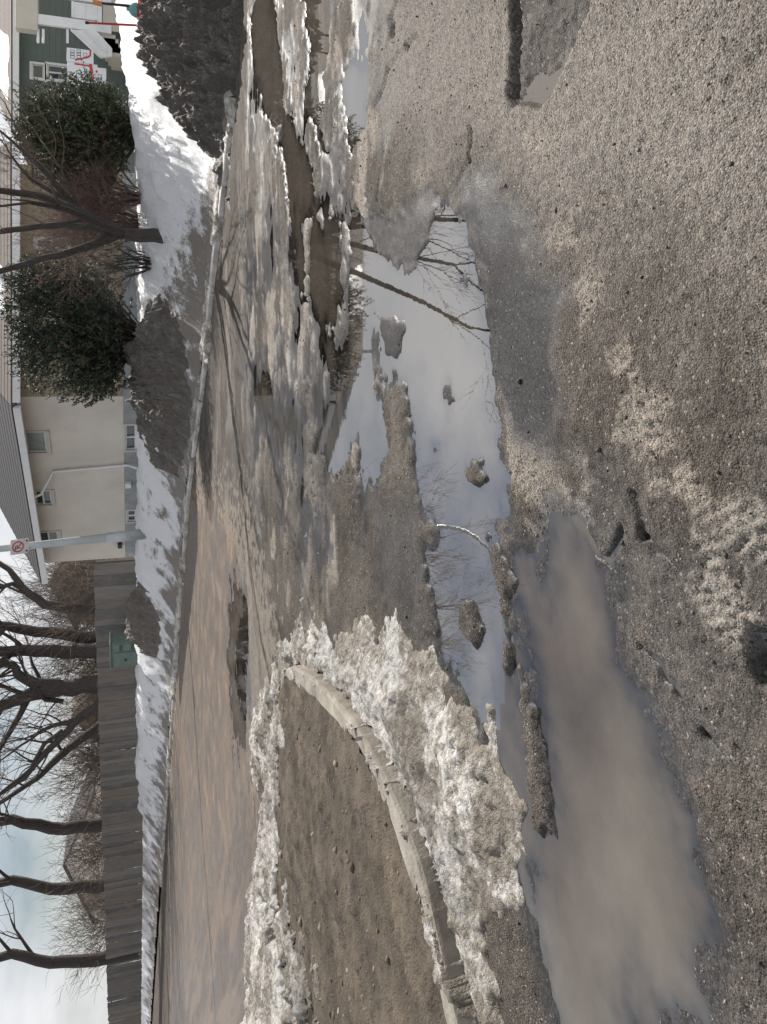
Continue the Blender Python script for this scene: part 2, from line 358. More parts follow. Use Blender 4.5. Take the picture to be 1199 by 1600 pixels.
def make_water_mat(name, mudc, opac, rough=0.012, ior=6.0, rip=0.008, clear=0.016):
    m = bpy.data.materials.new(name); m.use_nodes = True; nt = m.node_tree; nt.nodes.clear()
    o = N(nt, 'ShaderNodeOutputMaterial'); v = objvec(nt)
    n = noise(nt, 1.6, 5, 0.6, v, 0.8); nr = noise(nt, 9, 3, 0.5, v)
    df = N(nt, 'ShaderNodeBsdfDiffuse'); L(nt, mixc(nt, ramp(nt, n.outputs['Fac'], 0.33, 0.68), mudc, tuple(c * 0.78 for c in mudc)), df.inputs[0])
    tr = N(nt, 'ShaderNodeBsdfTransparent'); tr.inputs[0].default_value = (0.80, 0.78, 0.74, 1)
    at = N(nt, 'ShaderNodeAttribute', attribute_name='depth'); sp = N(nt, 'ShaderNodeSeparateColor'); L(nt, at.outputs['Color'], sp.inputs[0])
    tau = math_(nt, 'EXPONENT', math_(nt, 'DIVIDE', sp.outputs[0], -clear))       # what light gets through the murk
    m1 = N(nt, 'ShaderNodeMixShader'); L(nt, math_(nt, 'MULTIPLY', math_(nt, 'SUBTRACT', 1.0, tau), opac), m1.inputs[0]); L(nt, tr.outputs[0], m1.inputs[1]); L(nt, df.outputs[0], m1.inputs[2])
    bp = bump(nt, nr.outputs['Fac'], rip, 0.02)
    gl = N(nt, 'ShaderNodeBsdfGlossy'); gl.inputs['Roughness'].default_value = rough; L(nt, bp, gl.inputs['Normal'])
    fr = N(nt, 'ShaderNodeFresnel'); fr.inputs[0].default_value = ior; L(nt, bp, fr.inputs['Normal'])
    m2 = N(nt, 'ShaderNodeMixShader'); L(nt, fr.outputs[0], m2.inputs[0]); L(nt, m1.outputs[0], m2.inputs[1]); L(nt, gl.outputs[0], m2.inputs[2])
    L(nt, m2.outputs[0], o.inputs[0]); return m
def make_snow_mat(name, clean, dirt, amount, scale=3.0, grit=True):
    m, nt, b = mat(name); v = objvec(nt)
    n1 = noise(nt, scale, 7, 0.68, v); n2 = noise(nt, scale * 9, 5, 0.7, v)
    f = math_(nt, 'ADD', math_(nt, 'MULTIPLY', n1.outputs['Fac'], 0.65), math_(nt, 'MULTIPLY', n2.outputs['Fac'], 0.35))
    fac = ramp(nt, f, 0.72 - amount * 0.5, 0.80 - amount * 0.42)
    at = N(nt, 'ShaderNodeAttribute', attribute_name='mask')
    c = mixc(nt, fac, clean, mixc(nt, n2.outputs['Fac'], dirt, tuple(k * 0.55 for k in dirt)))
    sepa = N(nt, 'ShaderNodeSeparateColor'); L(nt, at.outputs['Color'], sepa.inputs[0])
    fd = ramp(nt, math_(nt, 'ADD', sepa.outputs[0], math_(nt, 'MULTIPLY', math_(nt, 'SUBTRACT', f, 0.5), 2.6)), 0.35, 0.62)
    c = mixc(nt, fd, c, mixc(nt, n2.outputs['Fac'], dirt, tuple(k * 0.55 for k in dirt)))
    L(nt, c, b.inputs['Base Color']); b.inputs['Roughness'].default_value = 0.55
    b.inputs['Subsurface Weight'].default_value = 0.0
    n3 = noise(nt, 45, 4, 0.7, v)
    L(nt, bump(nt, n3.outputs['Fac'], 0.6, 0.03, bump(nt, n2.outputs['Fac'], 0.8, 0.10)), b.inputs['Normal'])
    return m
M_road = make_road_mat()
M_water = make_water_mat('meltwater', (0.15, 0.128, 0.105, 1), 0.6)
M_waterm = make_water_mat('muddy meltwater', (0.092, 0.070, 0.046, 1), 0.92, ior=2.6, clear=0.011)
M_waterw = make_water_mat('silty meltwater', (0.30, 0.225, 0.16, 1), 0.6, 0.12, 1.45, 0.25)
M_snow = make_snow_mat('snow', (0.78, 0.79, 0.81, 1), (0.27, 0.24, 0.21, 1), 0.12)
M_dirty = make_snow_mat('sooty snow', (0.45, 0.43, 0.41, 1), (0.30, 0.262, 0.225, 1), 0.72, 5.0)
M_slush = make_snow_mat('brown slush', (0.60, 0.58, 0.55, 1), (0.25, 0.215, 0.17, 1), 0.60, 2.2)
M_conc = simple('weathered concrete', (0.42, 0.40, 0.36), 0.85, 0.35, 5, 0.4, 60)
M_ice = simple('icy kerb concrete', (0.52, 0.51, 0.49), 0.6, 0.25, 2, 0.4, 40, col2=(0.26, 0.235, 0.205))

# ------------------------------------------------------------------ ground sheet, road, snow
def fan(ys, ks, off):
    Y, K = np.meshgrid(ys, ks, indexing='ij'); X = (Y + off) * K
    return X, Y
def grid_faces(nr, nc, keep=None):
    i = np.arange(nr * nc).reshape(nr, nc)
    F = np.stack([i[:-1, :-1], i[:-1, 1:], i[1:, 1:], i[1:, :-1]], -1).reshape(-1, 4)
    return F if keep is None else F[keep.ravel()]
def compact(V, F, attrs=None):
    used = np.unique(F); mp_ = np.full(len(V), -1); mp_[used] = np.arange(len(used))
    return V[used], mp_[F], {k: a[used] for k, a in (attrs or {}).items()}

ys = 0.55 * np.power(70 / 0.55, np.linspace(0, 1, 1050)); ks = np.linspace(-1.12, 0.78, 620)
RX, RY = fan(ys, ks, 1.2)
rs = sdist(RX, RY)
rz, rwet, rsand, rmud, rdry = road(RX, RY, rs)
keep = (rs[:-1, :-1] < 0.25) & (poly_sdf(RX[:-1, :-1], RY[:-1, :-1], ISLAND) > -0.35)
V = np.stack([RX, RY, rz], -1).reshape(-1, 3); A = np.stack([rwet, rsand, rmud, rdry], -1).reshape(-1, 4)
V, F, at = compact(V, grid_faces(*RX.shape, keep), {'mask': A})
o = link('road', np_mesh('road', V, F, True, at), M_road); tag(o, 'potholed wet asphalt street strewn with sand and gravel', 'road', kind='structure')

gm = MB(); g = 1500
gm.poly([(-g, -g, -0.32), (g, -g, -0.32), (g, g, -0.32), (-g, g, -0.32)])
o = gm.build('ground', M_road); tag(o, 'flat ground reaching to the horizon below the street', 'ground', kind='structure')

# ---- standing water: the sheet at height 0 wherever the roadway dips below it, one object per puddle
st = 3
wx, wy, wz = RX[::st, ::st], RY[::st, ::st], rz[::st, ::st]
nr, nc = wx.shape
low = np.zeros((nr - 1, nc - 1), bool)
for a in range(st + 1):
    for b in range(st + 1):
        q = rz[a:a + (nr - 1) * st:st, b:b + (nc - 1) * st:st][:nr - 1, :nc - 1]
        low[:q.shape[0], :q.shape[1]] |= q < 0.004
cx, cy = wx[:-1, :-1], wy[:-1, :-1]
low &= (rs[::st, ::st][:-1, :-1] < 0.1) & (poly_sdf(cx, cy, POTH) > 0.05) & (poly_sdf(cx, cy, POTH3) > 0.05) & (poly_sdf(cx, cy, POTH2) > 0.04) & (poly_sdf(cx, cy, ISLAND) > 0.02)
near_id = np.stack([np.where(k == 'frag', 0.06, 0) + (lambda q: np.where((k == 'mud') & (q > 0.3), 50.0, q))(poly_sdf(cx, cy, P)) for k, P in WATER.items()], 0)
pid = near_id.argmin(0); keys = list(WATER)
merge = {'white': 'blue', 'tree': 'main', 'edge': 'lower'}
PUD = dict(main=('long puddle mirroring clouds and bare branches across the middle of the street', M_water),
           chan=('brown puddle below the dark snow heap, mirroring it', M_water), blue=('narrow pale blue puddle among gravel on the fire hydrant side', M_water),
           lower=('murky brown puddle nearest the camera beside the traffic island', M_waterm), mud=('wide tan sheet of silty meltwater along the kerb below the wooden fence', M_waterw),
           thin=('thin strip of water mirroring the wooden fence beside the traffic island', M_water), frag=('shallow scattered pools between broken plates of asphalt', M_water))
names = np.array([merge.get(k, k) for k in keys])[pid]
WV = np.stack([wx, wy, np.zeros_like(wx)], -1).reshape(-1, 3); WD = np.clip(-wz, 0, 1).reshape(-1, 1).repeat(3, 1)
for k, (lab, m_) in PUD.items():
    kp = low & (names == k)
    if kp.sum() < 3: continue
    v_, f_, a_ = compact(WV, grid_faces(nr, nc, kp), {'depth': WD})
    o = link('puddle', np_mesh('puddle', v_, f_, False, a_), m_); tag(o, lab, 'puddle', kind='structure')
def pothole_water(poly, z, lab, m_):
    c_ = poly.mean(0); p = c_ + (poly - c_) * 1.0
    o = MB().poly([(q[0], q[1], z) for q in p]).build('puddle', m_); at_ = o.data.attributes.new('depth', 'FLOAT_COLOR', 'POINT'); at_.data.foreach_set('color', [0.02] * (4 * len(p))); tag(o, lab, 'puddle', kind='structure')
pothole_water(PG([(806,-60),(803,164),(852,170),(880,120),(905,80),(940,-60)]), -0.018, 'small muddy pool in the bottom of the square pothole', M_waterm)
pothole_water(PG([(1182,990),(1240,985),(1240,1060),(1205,1060)]), -0.014, 'small dark pool in the pothole at the lower picture edge', M_water)

# ---- snow covered ground behind the kerb
ys = 7.0 * np.power(260 / 7.0, np.linspace(0, 1, 470)); ks = np.linspace(-1.1, 1.15, 560)
SX, SY = fan(ys, ks, 1.0)
ss = sdist(SX, SY)
sz = T(SX, SY, ss)
dirtm = 0.62 * sstep(1.3, 0.2, ss + 0.4 * fbm(SX, SY, 1.2, 3, 90)) + 0.55 * np.exp(-((SX - 1.9) / 1.6) ** 2 - ((ss - 1.0) / 0.9) ** 2) + 0.42 * sstep(3.2, 1.2, ss) * sstep(-0.25, 0.4, fbm(SX, SY, 0.9, 3, 95)) * sstep(3.0, -2.0, SX)
keep = ss[:-1, :-1] > 0.14
V = np.stack([SX, SY, sz], -1).reshape(-1, 3); A = np.stack([dirtm] * 3, -1).reshape(-1, 3)
V, F, at = compact(V, grid_faces(*SX.shape, keep), {'mask': A})
o = link('snow', np_mesh('snow', V, F, True, at), M_snow); tag(o, 'white snow covering the verge and yards behind the kerb', 'snow', kind='structure')

# ---- far kerb, cast in lengths
def resample(P, step):
    P = np.asarray(P, float); d = np.r_[0, np.cumsum(np.hypot(*np.diff(P, axis=0).T))]
    t = np.arange(0, d[-1], step); return np.stack([np.interp(t, d, P[:, 0]), np.interp(t, d, P[:, 1])], -1)
def smooth(P, it=2):
    for _ in range(it):
        Q = P.copy(); Q[1:-1] = 0.25 * P[:-2] + 0.5 * P[1:-1] + 0.25 * P[2:]; P = Q
    return P
def kerb_piece(path, w0, w1, h, m, parent, name, seed, zb=-0.05, t=None):
    t = (np.gradient(path, axis=0) if t is None else t).copy(); t /= np.linalg.norm(t, axis=1)[:, None] + 1e-9; n = np.stack([t[:, 1], -t[:, 0]], -1)
    V = []; F = []
    prof = [(w0, zb), (w0 + 0.006, h - 0.03), (w0 + 0.014, h - 0.012), (w0 + 0.034, h - 0.002), (w1 - 0.03, h), (w1 - 0.01, h - 0.010), (w1, h - 0.03), (w1, zb)]
    for i, p in enumerate(path):
        for a, z in prof:
            wob = 0.010 * float(perlin(p[0] * 3 + a * 5, p[1] * 3 + z * 9, seed)) + 0.008 * float(perlin(p[0] * 11 + a * 20, p[1] * 11 + z * 30, seed + 1)); q = p + n[i] * (a + wob)
            V.append((q[0], q[1], z + wob * 0.8))
    k = len(prof)
    for i in range(len(path) - 1):
        for j in range(k - 1): F.append((i * k + j, i * k + j + 1, (i + 1) * k + j + 1, (i + 1) * k + j))
    F.append(tuple(range(k))[::-1]); F.append(tuple((len(path) - 1) * k + j for j in range(k)))
    me = bpy.data.meshes.new(name); me.from_pydata(V, [], F); me.update()
    return link(name, me, m, parent)
kr = bpy.data.objects.new('kerb', None); C.objects.link(kr); kr.location = (0, 16.7, 0); tag(kr, 'pale icy concrete kerb along the far side of the street', 'kerb', kind='structure')
cp = smooth(resample(CURB[2:17], 0.3), 4)
i = 0; q = 0
while i < len(cp) - 2:
    seg = cp[i:i + 11].copy()
    if len(seg) >= 2:
        tt = (seg[-1] - seg[0]); tt /= np.linalg.norm(tt); seg[0] += tt * 0.006; seg[-1] -= tt * 0.006
        kerb_piece(seg, -0.02, 0.20, 0.135 + 0.01 * math.sin(q * 2.1), M_ice, kr, 'kerb_stone', 100 + q)
    i += 10; q += 1
settle(kr)

# ---- icy, dirty slush spilling over the kerb
kp_ = smooth(resample(cp, 0.05), 3); kt = np.gradient(kp_, axis=0); kt /= np.linalg.norm(kt, axis=1)[:, None]; kn = np.stack([kt[:, 1], -kt[:, 0]], -1)
kso = np.linspace(-0.6, 0.62, 34); KX = kp_[:, :1] + kn[:, :1] * kso; KY = kp_[:, 1:] + kn[:, 1:] * kso; KS = np.broadcast_to(kso, KX.shape)
front = 0.02 - 0.34 * fbm(KX, KY, 1.3, 4, 97, 0.6) - 0.06 * fbm(KX, KY, 0.25, 3, 98); lift = sstep(front - 0.10, front + 0.16, KS)
KZ = np.where(KS < 0.45, -0.05 + lift * (0.225 + 0.03 * fbm(KX, KY, 0.3, 4, 94, 0.6)), 0.0); KT = T(KX, KY, np.maximum(KS, 0.05)); wgt = sstep(0.30, 0.55, KS)
KZ = KZ * (1 - wgt) + (KT - 0.03) * wgt
V, F, at = compact(np.stack([KX, KY, KZ], -1).reshape(-1, 3), grid_faces(*KX.shape, (lift[:-1, :-1] > 0.0) | (KS[:-1, :-1] > 0.3)), {'mask': np.stack([0.30 + 0.35 * fbm(KX, KY, 0.8, 3, 93)] * 3, -1).reshape(-1, 3)})
o = link('slush', np_mesh('slush', V, F, True, at), M_slush); tag(o, 'grey icy slush spilling over the far kerb onto the road', 'slush', kind='stuff')

# ---- heaps of ploughed, sooty snow
def heap(name, label, cx, cy, ang, lx, ly, h, seed, m, base, n=(150, 110), rough=0.12, flat=0.6, group=None, cat='snow heap', ridge=None, clod=0.05):
    u, v = np.meshgrid(np.linspace(-1.15, 1.15, n[0]), np.linspace(-1.15, 1.15, n[1]), indexing='ij')
    ca, sa = math.cos(ang), math.sin(ang)
    X = cx + u * lx * ca - v * ly * sa; Y = cy + u * lx * sa + v * ly * ca
    r = np.sqrt(u * u + v * v) + 0.16 * fbm(X, Y, 1.1, 3, seed) + 0.05 * fbm(X, Y, 0.3, 3, seed + 4)
    b = (1 - sstep(flat * 0.45, 1.0, r)) * h
    if ridge is not None: b = b * ridge(u, v)
    e = sstep(0.0, 0.15, b)
    Z = base(X, Y) + b + e * (rough * fbm(X, Y, 0.7, 4, seed + 9) + clod * np.abs(fbm(X, Y, 0.2, 3, seed + 13)) + 0.06 * np.abs(fbm(X, Y, 0.09, 3, seed + 17))) - 0.06 * (1 - sstep(0, 0.05, b))
    kp = (r[:-1, :-1] < 1.05)
    V_, F_, a_ = compact(np.stack([X, Y, Z], -1).reshape(-1, 3), grid_faces(*X.shape, kp), {'mask': np.stack([0.04 + 0.22 * sstep(-0.7, -0.2, u)] * 3, -1).reshape(-1, 3)})
    o = link(name, np_mesh(name, V_, F_, True, a_), m)
    return tag(o, label, cat, group)
def land(X, Y):
    s = sdist(X, Y); return np.where(s > 0.05, T(X, Y, s), 0.03)
GH = 'heaps of ploughed dirty snow'
heap('snow_heap', 'big dark sooty snow heap below the fire hydrant', 7.1, 12.35, R(-9), 4.4, 1.75, 0.88, 3, M_dirty,
     lambda X, Y: np.minimum(land(X, Y), 0.35), (420, 230), 0.16, 0.9, GH, ridge=lambda u, v: 0.30 + 0.70 * sstep(-0.95, -0.30, u), clod=0.17)
heap('snow_heap', 'long dark grit covered snow heap between bushes and the kerb', -0.1, 19.5, R(127), 3.6, 1.25, 0.26, 6, M_dirty, land, (340, 180), 0.11, 0.95, GH, clod=0.13)
heap('snow_heap', 'small dark grit covered snow mound beside the green utility cabinet', -8.5, 29.0, R(138), 2.3, 1.0, 0.40, 8, M_dirty, land, (180, 130), 0.14, 0.45, GH, clod=0.10)

# ---- traffic island: bare soil inside a curved concrete kerb
ti = empty('traffic_island', (-5.5, 6.2, 0), 'raised traffic island with curved concrete kerb and bare brown soil', 'traffic island')
ip = np.vstack([ISLAND, ISLAND[:1]]); ip = resample(ip, 0.12); ip = np.vstack([ip, ip[:1]]); ip = smooth(ip, 6)
M_kerb = simple('worn island kerb', (0.27, 0.25, 0.21), 0.85, 0.4, 4, 0.8, 40, 0.01, col2=(0.14, 0.122, 0.10))
ipt = np.gradient(ip, axis=0); i = 0; q = 0
while i < len(ip) - 2:
    seg = ip[i:i + 19].copy()
    if len(seg) >= 2:
        tt = seg[-1] - seg[-2]; tt /= np.linalg.norm(tt); seg[-1] -= tt * 0.004
        kerb_piece(seg, -0.075, 0.085, 0.145, M_kerb, ti, 'kerb_stone', 200, t=ipt[i:i + 19])
    i += 18; q += 1
gx, gy = np.meshgrid(np.linspace(-13.2, -2.1, 420), np.linspace(2.3, 10.4, 300), indexing='ij')
si = poly_sdf(gx, gy, ISLAND)
gz = 0.13 + 0.05 * sstep(0, -1.2, si) + 0.03 * fbm(gx, gy, 0.7, 4, 61) + 0.03 * np.abs(fbm(gx, gy, 0.12, 4, 66, 0.6))
V_, F_, a_ = compact(np.stack([gx, gy, gz], -1).reshape(-1, 3), grid_faces(*gx.shape, si[:-1, :-1] < -0.03))
M_soil = simple('bare soil', (0.055, 0.043, 0.031), 0.95, 0.5, 3.5, 0.9, 60, 0.02, col2=(0.115, 0.092, 0.066))
link('soil', np_mesh('soil', V_, F_), M_soil, ti); settle(ti)

# ---- crumbly brown slush pushed up round the island
SL = PG([(478,985),(505,1012),(560,985),(615,980),(690,1030),(735,1090),(772,1160),(805,1250),(800,1400),(700,1400),(635,1215),(560,1118),(500,1060),(455,1045),(440,1090),(430,1200),(400,1230),(396,1130),(420,1060),(445,1030)])
SLB = np.array([(-3.6, 8.6), (-1.0, 2.4)])
gx, gy = np.meshgrid(np.linspace(-13.6, -0.8, 760), np.linspace(2.0, 10.6, 560), indexing='ij')
e1 = fbm(gx, gy, 0.5, 4, 81); e2 = fbm(gx, gy, 0.13, 4, 86)
sd = poly_sdf(gx, gy, SL) + 0.16 * e1 + 0.06 * e2
ring = np.abs(poly_sdf(gx, gy, ISLAND) - 0.22) - 0.20 + 0.22 * e1 + 0.10 * e2
isd = poly_sdf(gx, gy, ISLAND); cov = np.where(isd < 0.3, np.minimum(gx + 4.9 + 0.9 * e1 + 0.25 * e2, np.maximum(isd + 0.0, -1.2 * (gy - 7.4) + 0.5 * e1)), 9.0)
sd = np.minimum(np.minimum(sd, ring), cov)
hgt = sstep(0.05, -0.35, sd) * (0.065 + 0.07 * e1) + 0.014 * np.abs(e2) + 0.012 * fbm(gx, gy, 0.04, 2, 88)
zr = road(gx, gy)[0]
zr = np.where(isd < 0.05, 0.14 + 0.05 * sstep(0, -1.2, isd) + 0.03 * fbm(gx, gy, 0.7, 4, 61), zr)
gz = np.maximum(np.maximum(zr, 0) + hgt, 0.155 * sstep(0.10, 0.04, isd) * sstep(0.0, 0.25, e1 + 0.5 * e2)) - 0.05 * (1 - sstep(0.06, -0.02, sd))
white = 0.16 + 0.35 * sstep(0.25, 0.7, isd)
kp = (sd[:-1, :-1] < 0.07) & ((isd - 0.06 - 0.16 * np.minimum(e1 + 0.5 * e2 - 0.1, 0.1))[:-1, :-1] > 0.0) | (cov[:-1, :-1] < 0.03)
V_, F_, a_ = compact(np.stack([gx, gy, gz], -1).reshape(-1, 3), grid_faces(*gx.shape, kp), {'mask': np.stack([white] * 3, -1).reshape(-1, 3)})
o = link('slush', np_mesh('slush', V_, F_, True, a_), M_slush); tag(o, 'crumbly tan and white slush banked round the traffic island kerb', 'slush', kind='stuff')

# ---- loose stones and grit on the street
def stones(name, pts, size, m, label, cat, seed, flat=0.7):
    r = np.random.default_rng(seed); n = len(pts)
    ico = np.array([(0, 0, 1), (1, 0, 0), (0, 1, 0), (-1, 0, 0), (0, -1, 0), (0, 0, -1)], float)
    fc = np.array([(0, 1, 2), (0, 2, 3), (0, 3, 4), (0, 4, 1), (5, 2, 1), (5, 3, 2), (5, 4, 3), (5, 1, 4)])
    v = ico[None] * r.uniform(0.6, 1.2, (n, 6, 1)) * np.array([1, 1, flat]) + r.normal(0, 0.12, (n, 6, 3))
    a = r.uniform(0, 6.28, n); ca, sa = np.cos(a)[:, None], np.sin(a)[:, None]; ax = r.uniform(0.65, 1.35, (n, 1))
    x = v[..., 0] * ax; y = v[..., 1]
    v = np.stack([x * ca - y * sa, x * sa + y * ca, v[..., 2]], -1) * size[:, None, None] + pts[:, None, :]
    F_ = (fc[None] + (np.arange(n) * 6)[:, None, None]).reshape(-1, 3)
    cv = r.uniform(0, 1, n); at = {'mask': np.repeat(np.stack([cv, r.uniform(0, 1, n), r.uniform(0, 1, n)], -1), 6, axis=0)}
    o = link(name, np_mesh(name, v.reshape(-1, 3), F_, False, at), m); return tag(o, label, cat, kind='stuff')
def stone_mat(name, a, b, rough=0.8):
    m, nt, bs = mat(name); at = N(nt, 'ShaderNodeAttribute', attribute_name='mask'); sp = N(nt, 'ShaderNodeSeparateColor'); L(nt, at.outputs['Color'], sp.inputs[0])
    L(nt, mixc(nt, sp.outputs[0], a, b), bs.inputs['Base Color']); bs.inputs['Roughness'].default_value = rough; return m
M_st = stone_mat('grit stones', (0.06, 0.052, 0.044, 1), (0.25, 0.22, 0.18, 1))
M_dk = stone_mat('dark crumbs', (0.012, 0.011, 0.010, 1), (0.05, 0.045, 0.04, 1), 0.7)
n = 130000
yy = 1.0 + (rng.power(0.62, n)) * 7.0; kk = rng.uniform(-1.1, 0.76, n); xx = (yy + 1.0) * kk
zz, w_, sa_, mu_, dr_ = road(xx, yy)
dens = 0.10 + 0.8 * np.minimum(sa_, 1) + 0.75 * sstep(-0.1, 0.6, fbm(xx, yy, 0.5, 4, 99, 0.6)) - 0.25 * w_
ok = (rng.uniform(0, 1, n) < dens) & (zz > 0.002) & (poly_sdf(xx, yy, ISLAND) > 0.15)
xx, yy, zz = xx[ok], yy[ok], zz[ok]
sz_ = np.clip(np.exp(rng.normal(-6.2, 0.50, len(xx))), 0.0012, 0.011) * (0.75 + yy / 9)
stones('gravel', np.stack([xx, yy, zz + sz_ * 0.25], -1), sz_, M_st, 'loose sand and small stones scattered over the street', 'gravel', 5)
n = 520
yy = 1.3 + rng.power(0.7, n) * 7; xx = (yy + 0.8) * rng.uniform(-0.9, 0.7, n); zz = np.maximum(road(xx, yy)[0], 0)
ok = (poly_sdf(xx, yy, ISLAND) > 0.1) & (zz > 0.003); xx, yy, zz = xx[ok], yy[ok], zz[ok]
sz_ = np.clip(np.exp(rng.normal(-5.25, 0.5, len(xx))), 0.0025, 0.018)
stones('crumbs', np.stack([xx, yy, zz + sz_ * 0.3], -1), sz_, M_dk, 'black asphalt crumbs and debris dotted over the street', 'debris', 6, 0.9)

# ------------------------------------------------------------------ buildings
M_stucco = simple('grey stucco', (0.60, 0.555, 0.495), 0.9, 0.16, 0.9, 0.5, 70, 0.006)
M_tan = simple('tan siding', (0.30, 0.255, 0.185), 0.8, 0.2, 2.0, 0.15, 30)
M_found = simple('painted foundation', (0.30, 0.32, 0.32), 0.85, 0.25, 3, 0.3, 50)
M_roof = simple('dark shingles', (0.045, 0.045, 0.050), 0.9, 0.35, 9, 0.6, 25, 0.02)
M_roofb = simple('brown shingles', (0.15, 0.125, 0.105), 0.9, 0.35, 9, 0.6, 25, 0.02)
M_white = simple('white trim', (0.70, 0.71, 0.71), 0.5, 0.12, 3, 0.05)
M_frame = simple('window frame paint', (0.52, 0.50, 0.46), 0.5, 0.15, 6, 0.05)
M_green = simple('sage siding', (0.125, 0.158, 0.140), 0.7, 0.15, 2, 0.1, 30)
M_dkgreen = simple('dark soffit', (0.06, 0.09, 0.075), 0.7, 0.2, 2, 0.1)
M_beige = simple('porch beige', (0.50, 0.47, 0.40), 0.6, 0.12, 3, 0.05)
M_steel = simple('galvanised steel', (0.46, 0.50, 0.52), 0.45, 0.2, 3, 0.1, 30, 0.002, metal=0.35)
M_black = simple('black plastic', (0.02, 0.02, 0.022), 0.5, 0.2, 6, 0.05)
M_red = simple('red paint', (0.50, 0.035, 0.035), 0.5, 0.25, 8, 0.1)
M_teal = simple('teal paint', (0.10, 0.30, 0.30), 0.5, 0.25, 8, 0.1)
M_orange = simple('orange sleeve', (0.60, 0.24, 0.06), 0.5, 0.25, 8, 0.1)
def glass_mat():
    m, nt, b = mat('window glass'); b.inputs['Base Color'].default_value = (0.035, 0.05, 0.055, 1); b.inputs['Roughness'].default_value = 0.06
    b.inputs['IOR'].default_value = 1.7; v = objvec(nt)
    L(nt, bump(nt, noise(nt, 1.5, 2, 0.5, v).outputs['Fac'], 0.04, 0.05), b.inputs['Normal']); return m
M_glass = glass_mat()
M_blind = simple('drawn pale curtain', (0.27, 0.31, 0.30), 0.5, 0.3, 3, 0.1)

class Face:                        # a vertical wall between two plan points, outward normal towards the street
    def __init__(s, A, B):
        s.A = Vector((A[0], A[1])); d = Vector((B[0], B[1])) - s.A; s.len = d.length; s.d = d.normalized(); s.n = Vector((s.d.y, -s.d.x))
    def p(s, a, out, z):
        q = s.A + s.d * a + s.n * out; return (q.x, q.y, z)
    def box(s, mb, a0, a1, o0, o1, z0, z1):
        return mb.hexa([s.p(a0, o1, z0), s.p(a1, o1, z0), s.p(a1, o0, z0), s.p(a0, o0, z0), s.p(a0, o1, z1), s.p(a1, o1, z1), s.p(a1, o0, z1), s.p(a0, o0, z1)])
    def hit(s, x, y):              # photograph pixel -> (a, z) on this wall
        r = ray(x, y); o = Vector((0, 0)); r2 = Vector((r[0], r[1]))
        t = (s.A.dot(s.n)) / r2.dot(s.n); q = r2 * t
        return (q - s.A).dot(s.d), CAMH + r[2] * t
def wall_with_holes(face, name, m, parent, z0, z1, holes, th=0.2):
    xs = sorted({0.0, face.len} | {h[0] for h in holes} | {h[1] for h in holes}); zs = sorted({z0, z1} | {h[2] for h in holes} | {h[3] for h in holes})
    mb = MB()
    for i in range(len(xs) - 1):
        for j in range(len(zs) - 1):
            cx_, cz_ = (xs[i] + xs[i + 1]) / 2, (zs[j] + zs[j + 1]) / 2
            if any(h[0] < cx_ < h[1] and h[2] < cz_ < h[3] for h in holes): continue
            mb.poly([face.p(xs[i], 0, zs[j]), face.p(xs[i + 1], 0, zs[j]), face.p(xs[i + 1], 0, zs[j + 1]), face.p(xs[i], 0, zs[j + 1])])
    for h in holes:                # reveals
        a0, a1, b0, b1 = h[:4]
        for q in (((a0, b0), (a1, b0)), ((a1, b0), (a1, b1)), ((a1, b1), (a0, b1)), ((a0, b1), (a0, b0))):
            mb.poly([face.p(q[0][0], 0, q[0][1]), face.p(q[0][0], -th, q[0][1]), face.p(q[1][0], -th, q[1][1]), face.p(q[1][0], 0, q[1][1])])
    return mb.build(name, m, parent)
def window(face, parent, a0, a1, z0, z1, mull=(), rails=(), pane=M_glass, frame=M_frame, fw=0.07, label=None, inner=M_white):
    w = MB()
    for (p0, p1, q0, q1) in ((a0 - fw, a1 + fw, z1, z1 + fw), (a0 - fw, a1 + fw, z0 - fw, z0), (a0 - fw, a0, z0, z1), (a1, a1 + fw, z0, z1)): face.box(w, p0, p1, -0.06, 0.03, q0, q1)
    o = w.build('window', frame, parent)
    if label: o['label'] = label
    s_ = MB(); t = 0.04
    for (p0, p1, q0, q1) in ((a0, a1, z1 - t, z1), (a0, a1, z0, z0 + t), (a0, a0 + t, z0 + t, z1 - t), (a1 - t, a1, z0 + t, z1 - t)): face.box(s_, p0, p1, -0.10, -0.02, q0, q1)
    for a in mull: face.box(s_, a - t * .7, a + t * .7, -0.10, -0.018, z0 + t, z1 - t)
    for z in rails: face.box(s_, a0 + t, a1 - t, -0.10, -0.016, z - t * .7, z + t * .7)
    s_.build('sash', inner, o)
    xs = [a0] + sorted(mull) + [a1]; zs = [z0] + sorted(rails) + [z1]
    for i in range(len(xs) - 1):
        for j in range(len(zs) - 1):
            g_ = MB(); face.box(g_, xs[i] + .002, xs[i + 1] - .002, -0.09, -0.07, zs[j] + .002, zs[j + 1] - .002); g_.build('pane', pane, o)
    sl_ = MB(); face.box(sl_, a0 - fw - .03, a1 + fw + .03, -0.05, 0.06, z0 - fw - .05, z0 - fw - .003); sl_.build('sill', frame, o)
    return o

